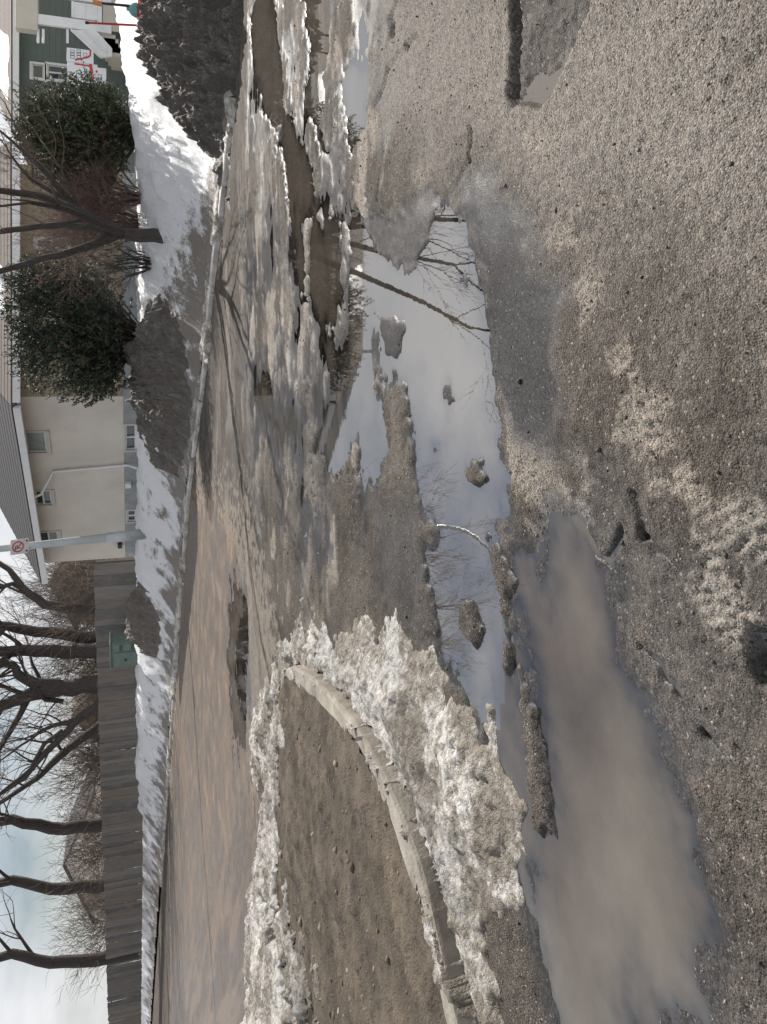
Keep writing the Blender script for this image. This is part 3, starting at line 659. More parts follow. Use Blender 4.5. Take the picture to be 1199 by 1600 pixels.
# ---- stucco corner house
HL, HC, HR = (-6.85, 32.0), (-0.38, 25.0), (6.5, 24.9)
hz0, hzf, hze = 1.1, 1.80, 4.78
hs = empty('stucco_house', (-1, 26, 1.3), 'grey stucco corner house with dark hipped roof beyond the snow', 'house')
FL = Face(HL, HC); FR = Face(HC, HR)
def rect(face, x0, x1, y0, y1):    # pixel box -> wall opening
    pts = [face.hit(x, y) for x in (x0, x1) for y in (y0, y1)]
    a = sorted(p[0] for p in pts); z = sorted(p[1] for p in pts)
    return ((a[0] + a[1]) / 2, (a[2] + a[3]) / 2, (z[0] + z[1]) / 2, (z[2] + z[3]) / 2)
w1, w2, w3 = rect(FL, 41, 73, 675, 707), rect(FL, 56, 81, 767, 789), rect(FL, 63, 92, 831, 855)
b1, b2, b3 = rect(FL, 197, 213, 664, 703), rect(FL, 200, 213, 797, 815), None
wall_with_holes(FL, 'wall', M_stucco, hs, hzf, hze, [w1, w2, w3])
fl = wall_with_holes(FL, 'foundation', M_found, hs, hz0, hzf - 0.002, [tuple(b1), tuple(b2)])
wt = rect(FR, 57, 106, 374, 388)
ow = wall_with_holes(FR, 'wall', M_tan, hs, hzf, hze, [(wt[0], wt[1], wt[2], wt[3])]); ow['label'] = 'tan lap siding wall behind the bushes'
k = 0
z = hzf + 0.05
while z < hze - 0.2:               # lap siding courses
    for a0_, a1_ in ((0.0, FR.len),):
        segs = [(a0_, a1_)] if not (z < wt[3] + 0.1 and z + 0.2 > wt[2] - 0.1) else [(a0_, wt[0] - 0.1), (wt[1] + 0.1, a1_)]
        for p, q in segs:
            mb = MB(); mb.hexa([FR.p(p, 0.022, z), FR.p(q, 0.022, z), FR.p(q, 0.001, z), FR.p(p, 0.001, z), FR.p(p, 0.006, z + 0.2), FR.p(q, 0.006, z + 0.2), FR.p(q, 0.001, z + 0.2), FR.p(p, 0.001, z + 0.2)])
            mb.build('siding_board', M_tan, hs)
    z += 0.205
mb = MB(); FR.box(mb, 0, FR.len, -0.2, 0.0, hz0, hzf - 0.002); mb.build('foundation', M_found, hs)
window(FL, hs, *w1, pane=M_blind, label='upper window with pale curtain')
window(FL, hs, *w2, rails=((w2[2] + w2[3]) / 2,)); window(FL, hs, *w3, rails=((w3[2] + w3[3]) / 2,))
window(FL, hs, *b1, mull=((b1[0] + b1[1]) / 2,), label='wide basement window'); window(FL, hs, *b2, mull=((b2[0] + b2[1]) / 2,))
window(FR, hs, *wt, rails=((wt[2] + wt[3]) / 2,))
mb = MB()                          # unseen rear walls close the house
for A_, B_ in ((HR, (7.2, 34)), ((7.2, 34), (-0.5, 38)), ((-0.5, 38), HL)):
    mb.poly([(*A_, hz0), (*B_, hz0), (*B_, hze - .1), (*A_, hze - .1)] if A_ != HR else [(*A_, hz0), (*B_, hz0), (*B_, hze), (*A_, hze)])
mb.build('rear_wall', M_stucco, hs)
# roof planes as thin slabs
nl = FL.n; ov = 0.55; pt = 0.50
def eave(P, nrm, extra=Vector((0, 0))): q = Vector(P) + Vector(nrm) * ov + extra; return (q.x, q.y, hze - 0.02)
EL = eave(HL, FL.n, -FL.d * 0.45)
cornr = Vector(HC) + (FL.n + FR.n).normalized() * (ov / ((FL.n + FR.n).normalized().dot(FL.n))); EC = (cornr.x, cornr.y, hze - 0.02)
ER = eave(HR, FR.n, FR.d * 0.5)
inn = 4.3
def up(P, nrm, k): return (P[0] - nrm.x * k, P[1] - nrm.y * k, P[2] + k * pt)
RL = up(EL, FL.n, inn)
bis = (FL.n + FR.n).normalized(); kb = inn / bis.dot(FL.n); RC = (EC[0] - bis.x * kb, EC[1] - bis.y * kb, EC[2] + inn * pt)
RR = up(ER, FR.n, inn)
def roofslab(name, pts, m, par, t=0.10):
    a, b, c = Vector(pts[0]), Vector(pts[1]), Vector(pts[2]); n_ = (b - a).cross(c - a).normalized()
    if n_.z < 0: n_ = -n_
    top = [Vector(p) + n_ * t for p in pts]; k = len(pts); mb = MB(); i = 0
    mb.poly(top); mb.poly([Vector(p) for p in pts][::-1])
    for j in range(k): q = (j + 1) % k; mb.poly([pts[j], pts[q], top[q], top[j]])
    return mb.build(name, m, par), n_
r1, n1 = roofslab('roof', [EL, EC, RC, RL], M_roof, hs); r2, n2 = roofslab('roof', [EC, ER, RR, RC], M_roofb, hs)  # one roof: sunlit slope coloured lighter and browner, shaded slope coloured darker
r2['label'] = 'brown shingled roof slope, its sunlit tone put into the colour'
# shingle courses on the slopes
def courses(face_pts, par, m, n_, step=0.28):
    a, b, c, d = [Vector(p) + n_ * 0.10 for p in face_pts]
    kmax = int((d - a).length / step)
    for q in range(kmax):
        f0 = q / kmax; f1 = (q + 1.06) / kmax
        p = [a.lerp(d, f0), b.lerp(c, f0), b.lerp(c, f1), a.lerp(d, f1)]
        mb = MB(); lo = [p[0] + n_ * .003, p[1] + n_ * .003, p[2] + n_ * .003, p[3] + n_ * .003]; hi = [p[0] + n_ * .013, p[1] + n_ * .013, p[2] + n_ * .006, p[3] + n_ * .006]
        mb.hexa(lo + hi); mb.build('shingle_course', m, par)
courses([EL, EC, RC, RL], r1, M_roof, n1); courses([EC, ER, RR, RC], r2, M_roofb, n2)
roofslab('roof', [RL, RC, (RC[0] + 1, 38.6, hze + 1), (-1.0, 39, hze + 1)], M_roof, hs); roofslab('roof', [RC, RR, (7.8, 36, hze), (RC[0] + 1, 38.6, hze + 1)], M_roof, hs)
mb = MB(); FL.box(mb, -0.45, FL.len + 0.2, ov - 0.02, ov + 0.10, hze - 0.17, hze + 0.03); mb.build('fascia', M_white, hs)
mb = MB(); FR.box(mb, -0.15, FR.len + 0.5, ov - 0.02, ov + 0.10, hze - 0.17, hze + 0.03); mb.build('fascia', M_white, hs)
mb = MB(); FL.box(mb, -0.4, FL.len, -0.05, ov - 0.03, hze - 0.06, hze - 0.03); mb.build('soffit', M_beige, hs)
mb = MB(); FR.box(mb, 0, FR.len + 0.4, -0.05, ov - 0.03, hze - 0.06, hze - 0.03); mb.build('soffit', M_beige, hs)
# snow lying on the sunny slope
def roof_snow(pts, n_, par, seed):
    a, b, c, d = [Vector(p) for p in pts]; nn = 26; V_ = []; F_ = []
    for i in range(nn):
        for j in range(nn):
            u, v = i / (nn - 1), j / (nn - 1); p = a.lerp(b, u).lerp(d.lerp(c, u), v); e = min(u, 1 - u, v, 1 - v)
            h = -0.03 + 0.16 * min(1, max(0, e * 7 + 0.5 * float(perlin(u * 4, v * 4, seed)))); V_.append(tuple(p + n_ * (0.10 + h)))
    for i in range(nn - 1):
        for j in range(nn - 1): F_.append((i * nn + j, i * nn + j + 1, (i + 1) * nn + j + 1, (i + 1) * nn + j))
    me = bpy.data.meshes.new('roof_snow'); me.from_pydata(V_, [], F_); me.update(); me.polygons.foreach_set('use_smooth', [True] * len(F_)); link('roof_snow', me, M_snow, par)
def onroof(a, b, c, d, u, v): return Vector(a).lerp(Vector(b), u).lerp(Vector(d).lerp(Vector(c), u), v)
qr = (EC, ER, RR, RC)
roof_snow([onroof(*qr, .30, .06), onroof(*qr, .52, .10), onroof(*qr, .62, .95), onroof(*qr, .25, .95)], n2, r2, 31)
# downspout, meter boxes
def spout(face, parent, pts, r=0.045, m=M_white):
    mb = MB(); mb.tube([face.p(a, o_, z) for a, o_, z in pts], r, 8); return mb.build('downspout', m, parent, True)
da, dz = FL.hit(60, 735); db, dbz = FL.hit(195, 724)
spout(FL, hs, [(FL.hit(48, 756)[0], ov, hze - 0.15), (FL.hit(50, 756)[0], ov - 0.1, hze - 0.35), (da, 0.08, hze - 0.75), (db, 0.08, dbz - 0.1), (db + 0.3, 0.45, dbz - 0.42)])
ba, bz = FL.hit(201, 755); mb = MB(); FL.box(mb, ba - .12, ba + .12, 0, .14, bz - .10, bz + .10); mb.build('vent_hood', M_white, hs, bevel=.01)
ba, bz = FL.hit(189, 850); mb = MB(); FL.box(mb, ba - .14, ba + .14, 0, .12, bz - .06, bz + .10); mb.build('wall_lamp', M_black, hs, bevel=.01)
mb = MB(); q = Vector((*HR, 0)); mb.tube([RC[:2] + (RC[2] - 0.4,), RC[:2] + (RC[2] + 0.5,)], 0.07, 8); mb.build('vent_pipe', M_steel, hs)
settle(hs)

# ---- sage green house with white porch
gh = empty('green_house', (14, 32, 1.4), 'sage green house with white trimmed porch at the picture top', 'house')
GY0 = 32.0; GX0, GX1 = 10.0, 23.0; FG = Face((GX0, GY0), (GX1, GY0)); gz1 = D(28, 100, GY0).z
wg = rect(FG, 51, 69, 101, 122); wg2 = rect(FG, 75, 112, 103, 125)
wall_with_holes(FG, 'wall', M_green, gh, 1.2, gz1, [wg, wg2])
z = 1.4
while z < gz1 - 0.2:
    segs = [(0.0, FG.len)] if not (z < wg[3] + 0.12 and z + 0.22 > wg2[2] - 0.12) else [(0.0, wg[0] - 0.12), (wg[1] + 0.12, FG.len)]
    for p, q in segs:
        mb = MB(); mb.hexa([FG.p(p, 0.02, z), FG.p(q, 0.02, z), FG.p(q, 0.001, z), FG.p(p, 0.001, z), FG.p(p, 0.005, z + 0.22), FG.p(q, 0.005, z + 0.22), FG.p(q, 0.001, z + 0.22), FG.p(p, 0.001, z + 0.22)])
        mb.build('siding_board', M_green, gh)
    z += 0.226
window(FG, gh, *wg, frame=M_white, fw=0.09, label='upper light of the white framed window'); window(FG, gh, *wg2, mull=((wg2[0] + wg2[1]) / 2,), frame=M_white, fw=0.09, label='lower double pane of the white framed window')
mb = MB(); mb.poly([(GX0, GY0, 1.2), (GX0, 42, 1.2), (GX0, 42, gz1), (GX0, GY0, gz1)]); mb.build('side_wall', M_green, gh)
mb = MB(); mb.poly([(GX1, GY0, 1.2), (GX1, 42, 1.2), (GX1, 42, gz1), (GX1, GY0, gz1)]); mb.build('side_wall', M_green, gh)
rp_ = [(GX0 - .6, GY0 - 0.65, gz1 + 0.02), (GX1 + .6, GY0 - 0.65, gz1 + 0.02), (GX1 - 4, GY0 + 5, gz1 + 2.0), (GX0 + 4, GY0 + 5, gz1 + 2.0)]
rg, ng = roofslab('roof', rp_, M_roofb, gh); courses(rp_, rg, M_roofb, ng)
roofslab('roof', [(GX0 - .6, 42.6, gz1), (GX1 + .6, 42.6, gz1), rp_[2], rp_[3]], M_roofb, gh); roofslab('roof', [rp_[0], (GX0 - .6, 42.6, gz1), rp_[3]], M_roofb, gh)
roof_snow([onroof(*rp_, .05, .04), onroof(*rp_, .26, .05), onroof(*rp_, .30, .9), onroof(*rp_, .12, .9)], ng, rg, 37)
mb = MB(); FG.box(mb, -0.55, FG.len + .5, 0.58, 0.70, gz1 - 0.14, gz1 + 0.07); mb.build('gutter', M_white, gh)
mb = MB(); FG.box(mb, -0.5, FG.len + .5, -0.05, 0.57, gz1 - 0.05, gz1 - 0.02); mb.build('soffit', M_dkgreen, gh)
# porch: deck, posts, beam, panelled railings, stair
PY = 29.4; pf = Face((0, PY), (40, PY))
def prect(x0, x1, y0, y1):
    a, b, c, d = rect(pf, x0, x1, y0, y1); return a, b, c, d
def pbox(name, x0, x1, y0, y1, m, o0=-0.12, o1=0.0, bev=0.008):
    a, b, c, d = prect(x0, x1, y0, y1); mb = MB(); pf.box(mb, a, b, o0, o1, c, d); return mb.build(name, m, gh, bevel=bev)
a_, b_, c_, d_ = prect(24, 60, -80, 46); mb = MB(); pf.box(mb, a_, b_, -0.35, 0.05, c_, d_ - 0.02); mb.build('porch_beam', M_beige, gh, bevel=.01)
pbox('post', 60, 175, 31, 43, M_white); pbox('post', 60, 175, -14, -4, M_white)
for y0, y1 in ((4, 29), (-60, -16)):
    p_ = pbox('railing_panel', 112, 152, y0, y1, M_white, -0.09, -0.03)
    a_, b_, c_, d_ = prect(112, 152, y0, y1)
    for zz_ in (c_ + .02, (c_ + d_) / 2, d_ - .05):
        mb = MB(); pf.box(mb, a_, b_, -0.028, 0.0, zz_ - .035, zz_ + .035); mb.build('rail', M_white, p_)
pbox('deck', 153, 160, -80, 50, M_white, -1.75, 0.02)
pbox('skirt', 161, 195, -80, 48, M_beige, -0.10, -0.05)
for x0 in (58, 66, 104): pbox('rail', x0, x0 + 4, 44, 66, M_white, -0.10, -0.05)
# sloping stair side with capped rails
tri = [(112, 47), (150, 47), (176, 76), (176, 88), (158, 90)]
P3 = [pf.hit(*p) for p in tri]; mb = MB(); fr_ = [pf.p(a, 0.02, z) for a, z in P3]; bk_ = [pf.p(a, -0.10, z) for a, z in P3]
mb.poly(fr_).poly(bk_[::-1])
for j in range(5): q = (j + 1) % 5; mb.poly([fr_[j], bk_[j], bk_[q], fr_[q]])
sp_ = mb.build('stair_side', M_white, gh)
for (pa, pb) in (((112, 47), (158, 90)), ((132, 47), (168, 82))):
    A_, B_ = pf.hit(*pa), pf.hit(*pb); mb = MB(); mb.tube([pf.p(A_[0], .04, A_[1]), pf.p(B_[0], .04, B_[1])], 0.045, 6); mb.build('stair_rail', M_white, sp_)
for q in range(4):
    mb = MB(); A_ = pf.hit(158 + q * 5, 56 + q * 7); pf.box(mb, A_[0] - .2, A_[0] + .15, -1.4, -0.12, A_[1] - .5, A_[1]); mb.build('step', M_beige, gh)
settle(gh)

# ---- boards with red lines leaning by the porch
M_board = simple('white board', (0.66, 0.68, 0.70), 0.5, 0.08, 3, 0.03)
M_ink = simple('dark lettering', (0.06, 0.08, 0.12), 0.6, 0.1, 3, 0)
bf = Face((0, 28.6), (40, 28.6))
def board(x0, x1, y0, y1, label, red, ink, out=0.0, dots=()):
    a0, a1, z0, z1 = rect(bf, x0, x1, y0, y1)
    r_ = empty('yard_sign', bf.p((a0 + a1) / 2, out, z0), label, 'sign', 'white boards with red lines beside the porch')
    mb = MB(); bf.box(mb, a0, a1, out - .03, out, z0, z1); mb.build('panel', M_board, r_, bevel=.004)
    for k_, pts in enumerate(red):
        for i in range(len(pts) - 1):
            A_, B_ = bf.hit(*pts[i][:2]), bf.hit(*pts[i + 1][:2]); d_ = Vector((B_[0] - A_[0], B_[1] - A_[1])).normalized() * 0.030; n_ = Vector((-d_.y, d_.x)) * pts[0][2]
            zq = out + .004 + .0007 * (k_ * 3 + i)
            MB().poly([bf.p(A_[0] + n_.x, zq, A_[1] + n_.y), bf.p(A_[0] - n_.x, zq, A_[1] - n_.y), bf.p(B_[0] - n_.x, zq, B_[1] - n_.y), bf.p(B_[0] + n_.x, zq, B_[1] + n_.y)]).build('red_line', M_red, r_)
    for (x, y, w_, h_) in [(p_, q_, a_ * 1.35, b_ * 1.35) for p_, q_, a_, b_ in ink]:      # marks too small to read: each is a little ring or bar
        A_ = bf.hit(x, y); mb = MB(); t_ = 0.014
        for (p0, p1, q0, q1) in ((-w_, w_, h_ - t_, h_), (-w_, w_, -h_, -h_ + t_), (-w_, -w_ + t_, -h_ + t_, h_ - t_), (w_ - t_, w_, -h_ + t_, h_ - t_)):
            bf.box(mb, A_[0] + p0, A_[0] + p1, out + .001, out + .006, A_[1] + q0, A_[1] + q1)
        mb.build('mark', M_ink, r_)
    for (x, y) in dots:
        A_ = bf.hit(x, y); mb = MB(); mb.tube([bf.p(A_[0], out, A_[1]), bf.p(A_[0], out + .02, A_[1])], .04, 10); mb.build('red_dot', M_red, r_)
    settle(r_)
board(105, 147, 77, 98, 'upper white board with rows of small dark marks and red line, beside stairs', [[(142, 78, 1.0), (142, 87, 1), (138, 90, 1), (118, 94, 1)]], [(114, 81, .045, .05), (114, 85, .045, .05), (114, 89, .045, .05), (124, 81, .045, .05), (124, 85, .045, .05), (124, 89, .045, .05), (134, 86, .05, .045)], 0.02)
board(106, 153, 98.5, 128, 'large white board with thick red right-angled line below the window', [[(117, 99.5, 1), (141, 103, 1)], [(142, 98.5, 1.6), (146, 128, 1.6)]], [(124, 113, .05, .06), (124, 118, .05, .06), (135, 113, .09, .03), (135, 118, .09, .03)], 0.0)
board(148, 167, 108, 134, 'small low white board with one red dot, partly behind snow', [], [(157, 122, .06, .05), (157, 127, .06, .05)], 0.12, [(152, 114)])

# ------------------------------------------------------------------ street furniture
lp0 = D(219, 835, 25.6); lz = Tz(lp0.x, lp0.y) - 0.25
lamp = empty('street_lamp', (lp0.x, lp0.y, lz), 'tall galvanised street lamp with curved arm, no parking sign on it', 'street lamp')
tp = D(0, 857.5, 25.6); sl_ = (tp - lp0) / (tp.z - lp0.z)
def pol(z): return lp0 + sl_ * (z - lp0.z)
zt = 9.2
mb = MB(); mb.tube([pol(lz), pol(lz + 1.5), pol(5), pol(zt)], [0.15, 0.135, 0.105, 0.07], 14); mb.build('pole', M_steel, lamp, True)
mb = MB(); mb.tube([pol(lz + 0.2), pol(lz + 1.35)], [0.17, 0.155], 14); mb.build('base_sleeve', M_steel, lamp, True)
ad = Vector((-0.72, -0.69, 0)); arm = [pol(zt - 0.1) + ad * (3.0 * (1 - math.cos(t))) * 0.5 + Vector((0, 0, 1.5 * math.sin(t))) for t in np.linspace(0, 1.75, 12)]
mb = MB(); mb.tube(arm, [0.065 - 0.002 * i for i in range(12)], 10); mb.build('arm', M_steel, lamp, True)
hd = arm[-1]; mb = MB(); mb.tube([hd - ad * 0.05, hd + ad * 0.1, hd + ad * 0.35 - Vector((0, 0, .05)), hd + ad * 0.62 - Vector((0, 0, .10))], [0.05, 0.12, 0.15, 0.05], 10); mb.build('lamp_head', M_steel, lamp, True)
mb = MB(); ar, br_ = pol(6.2), pol(6.6); 
settle(lamp)
# no parking sign, flat plate facing the camera side of the street
sgc = D(31.5, 854, 25.42)
sg = empty('no_parking_sign', sgc, 'small square no parking sign high on the street lamp', 'sign')
sn = Vector((0.10, -1, 0)).normalized(); sx = Vector((-sn.y, sn.x, 0)); lean = Vector((-0.085, 0, 1)).normalized()
def sp3(a, b, o_=0.0): return sgc + sx * a + lean * b + sn * o_
hw, hh = 0.225, 0.255
def rrect(w_, h_, r_, n_=5):
    pts = []
    for cx_, cy_, a0 in ((w_ - r_, h_ - r_, 0), (-w_ + r_, h_ - r_, 90), (-w_ + r_, -h_ + r_, 180), (w_ - r_, -h_ + r_, 270)):
        for i in range(n_): t = R(a0 + 90 * i / (n_ - 1)); pts.append((cx_ + r_ * math.cos(t), cy_ + r_ * math.sin(t)))
    return pts
M_sign = simple('faded sign face', (0.60, 0.56, 0.54), 0.45, 0.12, 6, 0.02); M_signr = simple('faded sign red', (0.42, 0.06, 0.09), 0.5, 0.2, 8, 0.02); M_signk = simple('sign letter', (0.10, 0.05, 0.06), 0.5, 0.2, 8, 0)
o2 = rrect(hw, hh, 0.05); mb = MB(); f_ = [sp3(a, b, 0.0) for a, b in o2]; k_ = [sp3(a, b, -0.012) for a, b in o2]; mb.poly(f_).poly(k_[::-1])
for j in range(len(o2)): q = (j + 1) % len(o2); mb.poly([f_[j], k_[j], k_[q], f_[q]])
mb.build('plate', M_sign, sg)
def annulus(r0, r1, cb, o_, m, name):
    mb = MB(); n_ = 36
    for i in range(n_):
        t0, t1 = 2 * math.pi * i / n_, 2 * math.pi * (i + 1) / n_
        mb.poly([sp3(r0 * math.cos(t0), cb + r0 * math.sin(t0), o_), sp3(r1 * math.cos(t0), cb + r1 * math.sin(t0), o_), sp3(r1 * math.cos(t1), cb + r1 * math.sin(t1), o_), sp3(r0 * math.cos(t1), cb + r0 * math.sin(t1), o_)])
    return mb.build(name, m, sg)
cb = 0.045
annulus(0.125, 0.165, cb, 0.003, M_signr, 'red_ring')
mb = MB(); mb.poly([sp3(-.105, cb + .08, .005), sp3(-.08, cb + .105, .005), sp3(.105, cb - .08, .005), sp3(.08, cb - .105, .005)]); mb.build('red_slash', M_signr, sg)
mb = MB(); q = 0.022                                # the letter P
mb.poly([sp3(-.055, cb - .085, .004), sp3(-.055 + .03, cb - .085, .004), sp3(-.055 + .03, cb + .085, .004), sp3(-.055, cb + .085, .004)])
prev = None
for i in range(13):
    t = math.pi / 2 - math.pi * i / 12; cc = (0.0, cb + 0.038); e = ((cc[0] + .047 * math.cos(t), cc[1] + .047 * math.sin(t)), (cc[0] + .02 * math.cos(t), cc[1] + .02 * math.sin(t)))
    if prev: mb.poly([sp3(*prev[0], .004), sp3(*e[0], .004), sp3(*e[1], .004), sp3(*prev[1], .004)])
    prev = e
for zz_ in (.058, -.009): mb.poly([sp3(-.025, cb + zz_, .004), sp3(0.0, cb + zz_, .004), sp3(0.0, cb + zz_ + .027, .004), sp3(-.025, cb + zz_ + .027, .004)])
mb.build('letter', M_signk, sg)
for a in (-.15, .15):
    mb = MB(); mb.tube([sp3(a, -.195, 0), sp3(a, -.195, .012)], .028, 10); mb.build('arrow_mark', M_black, sg)
mb = MB(); mb.tube([sp3(0, -.1, -.012), sp3(0, -.1, -.14)], .03, 8); mb.build('bracket', M_steel, sg)
settle(sg)

# fire hydrant half buried behind the dark heap, with its marker rod, and a red stake
hp = D(221, 17, 14.0)
hy = empty('fire_hydrant', (hp.x, hp.y, hp.z - 0.35), 'red fire hydrant with teal bonnet and marker rod, top of the snow heap', 'hydrant')
def lathe(mb, c, prof, n_=16):
    b0 = len(mb.v)
    for (r_, z_) in prof:
        for i in range(n_): t = 2 * math.pi * i / n_; mb.v.append((c[0] + r_ * math.cos(t), c[1] + r_ * math.sin(t), c[2] + z_))
    for j in range(len(prof) - 1):
        for i in range(n_): k_ = (i + 1) % n_; mb.f.append((b0 + j * n_ + i, b0 + j * n_ + k_, b0 + (j + 1) * n_ + k_, b0 + (j + 1) * n_ + i))
    return mb
lathe(MB(), hp, [(.11, -.6), (.11, -.05), (.14, -.04), (.14, .03), (.11, .04), (.10, .06)]).build('barrel', M_red, hy, True)
lathe(MB(), hp, [(.125, .06), (.125, .09), (.10, .15), (.06, .19), (.03, .20), (.03, .24), (.001, .24)]).build('bonnet', M_teal, hy, True)
for sx_ in (-1, 1): mb = MB(); mb.tube([hp + Vector((sx_ * .09, 0, -.0)), hp + Vector((sx_ * .19, 0, 0))], .06, 10); mb.build('outlet', M_red, hy)
tpm = D(151, 4, 14.0); mb = MB(); mb.tube([hp + Vector((0.06, 0, .1)), tpm], [.028, .02], 8); mb.build('marker_rod', M_black, hy)
mb = MB(); mb.tube([D(160, 6.5, 13.99), D(146, 3, 13.99)], [.045, .045], 8); mb.build('sleeve', M_orange, hy)
settle(hy)
rb, rt = D(221, 40, 13.6), D(138, 35.5, 13.6)
rst = empty('marker_stake', (rb.x, rb.y, rb.z - 0.2), 'thin red marker stake standing in snow beside the hydrant', 'stake')
mb = MB(); mb.tube([rb - (rt - rb).normalized() * 0.4, rt], .019, 8); mb.build('rod', M_red, rst)
mb = MB(); mb.tube([rt - (rt - rb) * .02, rt + (rt - rb) * .05], .026, 8); mb.build('cap', M_black, rst); settle(rst)

# ------------------------------------------------------------------ wooden fence
M_woods = []
for i, c in enumerate([(0.185, 0.170, 0.158), (0.205, 0.185, 0.165), (0.145, 0.140, 0.138), (0.215, 0.185, 0.155), (0.24, 0.225, 0.21)]):
    m, nt, b = mat('weathered board'); vv = N(nt, 'ShaderNodeVectorMath', operation='ADD'); L(nt, objvec(nt), vv.inputs[0]); L(nt, math_(nt, 'MULTIPLY', N(nt, 'ShaderNodeObjectInfo').outputs['Random'], 60.0), vv.inputs[1]); v = vv.outputs[0]; mpn = N(nt, 'ShaderNodeMapping'); mpn.inputs['Scale'].default_value = (14, 14, 0.9); L(nt, v, mpn.inputs[0])
    n1_ = noise(nt, 2.0, 6, 0.65, mpn.outputs[0]); n2_ = noise(nt, 1.4, 3, 0.6, v)
    cc = mixc(nt, ramp(nt, n1_.outputs['Fac'], 0.3, 0.7), c, tuple(k * 0.55 for k in c)); cc = mixc(nt, ramp(nt, n2_.outputs['Fac'], 0.5, 0.75), cc, (0.19, 0.16, 0.13, 1))
    L(nt, cc, b.inputs['Base Color']); b.inputs['Roughness'].default_value = 0.9; L(nt, bump(nt, n1_.outputs['Fac'], 0.6, 0.01), b.inputs['Normal']); M_woods.append(m)
F0, F1 = Vector((-7.15, 32.6)), Vector((-19.6, 39.4)); fd = (F1 - F0).normalized(); fnrm = Vector((-fd.y, fd.x)) * -1
if fnrm.y > 0: fnrm = -fnrm
fence = empty('wooden_fence', (F0.x, F0.y, 1.3), 'long weathered wooden board fence behind the snow bank', 'fence')
flen = (F1 - F0).length * 3.3; bw = 0.29; nb_ = int(flen / (bw + 0.018)); meshes = {}
def bh(i): return 1.58 + 0.25 * (i * bw / flen)
for q in range(10):
    mb = MB(); jz = random.uniform(-.025, .025); mb.box(-bw / 2, bw / 2, -.012, .012, -0.95, 1.0 + jz)
    me = bpy.data.meshes.new('board'); me.from_pydata(mb.v, [], mb.f); me.update(); me.materials.append(M_woods[q % 5]); meshes[q] = me
ztop0, ztop1 = D(147, 872, 32.8).z, D(158, 1200, 39.4).z
slope = (ztop1 - ztop0) / (F1 - F0).length
fang = math.atan2(fd.y, fd.x)
for i in range(nb_):
    p = F0 + fd * (i + 0.5) * (bw + 0.018); top = ztop0 + slope * (i * (bw + .018)) + random.uniform(-.02, .02)
    b_ = bpy.data.objects.new('board', meshes[random.randrange(10)]); C.objects.link(b_); b_.parent = fence
    h_ = top - 1.05
    b_.location = (p.x - F0.x + random.uniform(-.004, .004), p.y - F0.y + random.uniform(-.022, .022), top - 1.0 - 1.3); b_.rotation_euler = (R(random.uniform(-.6, .6)), R(random.uniform(-.7, .7)), fang)
for i in range(int(flen / 2.4) + 1):
    p = F0 + fd * i * 2.4 - fnrm * 0.09; top = ztop0 + slope * i * 2.4 - .1
    mb = MB(); mb.box(-.05, .05, -.05, .05, -1.6, 0); b_ = mb.build('post', M_woods[2], fence); b_.location = (p.x - F0.x, p.y - F0.y, top - 1.3); b_.rotation_euler = (0, 0, fang)
for zz_ in (0.18, 1.15):
    A_ = F0 - fnrm * .035; B_ = F0 + fd * flen - fnrm * .035; mb = MB(); za, zb_ = ztop0 - zz_, ztop0 + slope * flen - zz_; nn_ = fnrm * -.035
    mb.hexa([(A_.x, A_.y, za - .07), (B_.x, B_.y, zb_ - .07), (B_.x + nn_.x, B_.y + nn_.y, zb_ - .07), (A_.x + nn_.x, A_.y + nn_.y, za - .07), (A_.x, A_.y, za), (B_.x, B_.y, zb_), (B_.x + nn_.x, B_.y + nn_.y, zb_), (A_.x + nn_.x, A_.y + nn_.y, za)])
    b_ = mb.build('rail', M_woods[2], fence); b_.matrix_parent_inverse = Matrix.Translation(fence.location).inverted()

# green utility cabinet by the fence
M_cab = simple('green enamel', (0.130, 0.185, 0.160), 0.5, 0.3, 4, 0.1, 20); M_cabd = simple('dark green enamel', (0.03, 0.075, 0.055), 0.5, 0.3, 4, 0.1)
cf = Face(D(200, 1041, 33.4)[:2], D(200, 1004, 32.6)[:2])
c0 = cf.A + cf.d * cf.len / 2
cab = empty('utility_cabinet', (c0.x, c0.y, 1.2), 'green metal utility cabinet standing against the wooden fence', 'cabinet')
ca_, cz_ = cf.hit(173, 1022); cl = cf.len; zt_ = cz_; zb_ = 1.0
mb = MB(); cf.box(mb, 0, cl, -0.55, 0, zb_, zt_ - .05); mb.build('body', M_cab, cab, bevel=.02)
mb = MB(); cf.box(mb, -.04, cl + .04, -0.6, 0.05, zt_ - .05, zt_ + .02); mb.build('lid', M_cab, cab, bevel=.015)
mb = MB(); cf.box(mb, .06, cl * .62, 0.001, 0.025, zb_ + .1, zt_ - .12); dr_ = mb.build('door', M_cab, cab, bevel=.008)
mb = MB(); cf.box(mb, cl * .66, cl - .05, 0.001, 0.025, zb_ + .1, zt_ - .12); d2_ = mb.build('door', M_cab, cab, bevel=.008)
for zz_ in (.35, .8):
    mb = MB(); cf.box(mb, cl * .70, cl - .10, 0.026, 0.04, zt_ - zz_ - .12, zt_ - zz_); mb.build('vent', M_cabd, d2_)
for zz_, aa in ((.55, .30), (1.05, .45)):
    mb = MB(); cf.box(mb, cl * aa - .05, cl * aa + .05, 0.026, 0.06, zt_ - zz_ - .08, zt_ - zz_); mb.build('latch', M_black, dr_)
settle(cab)

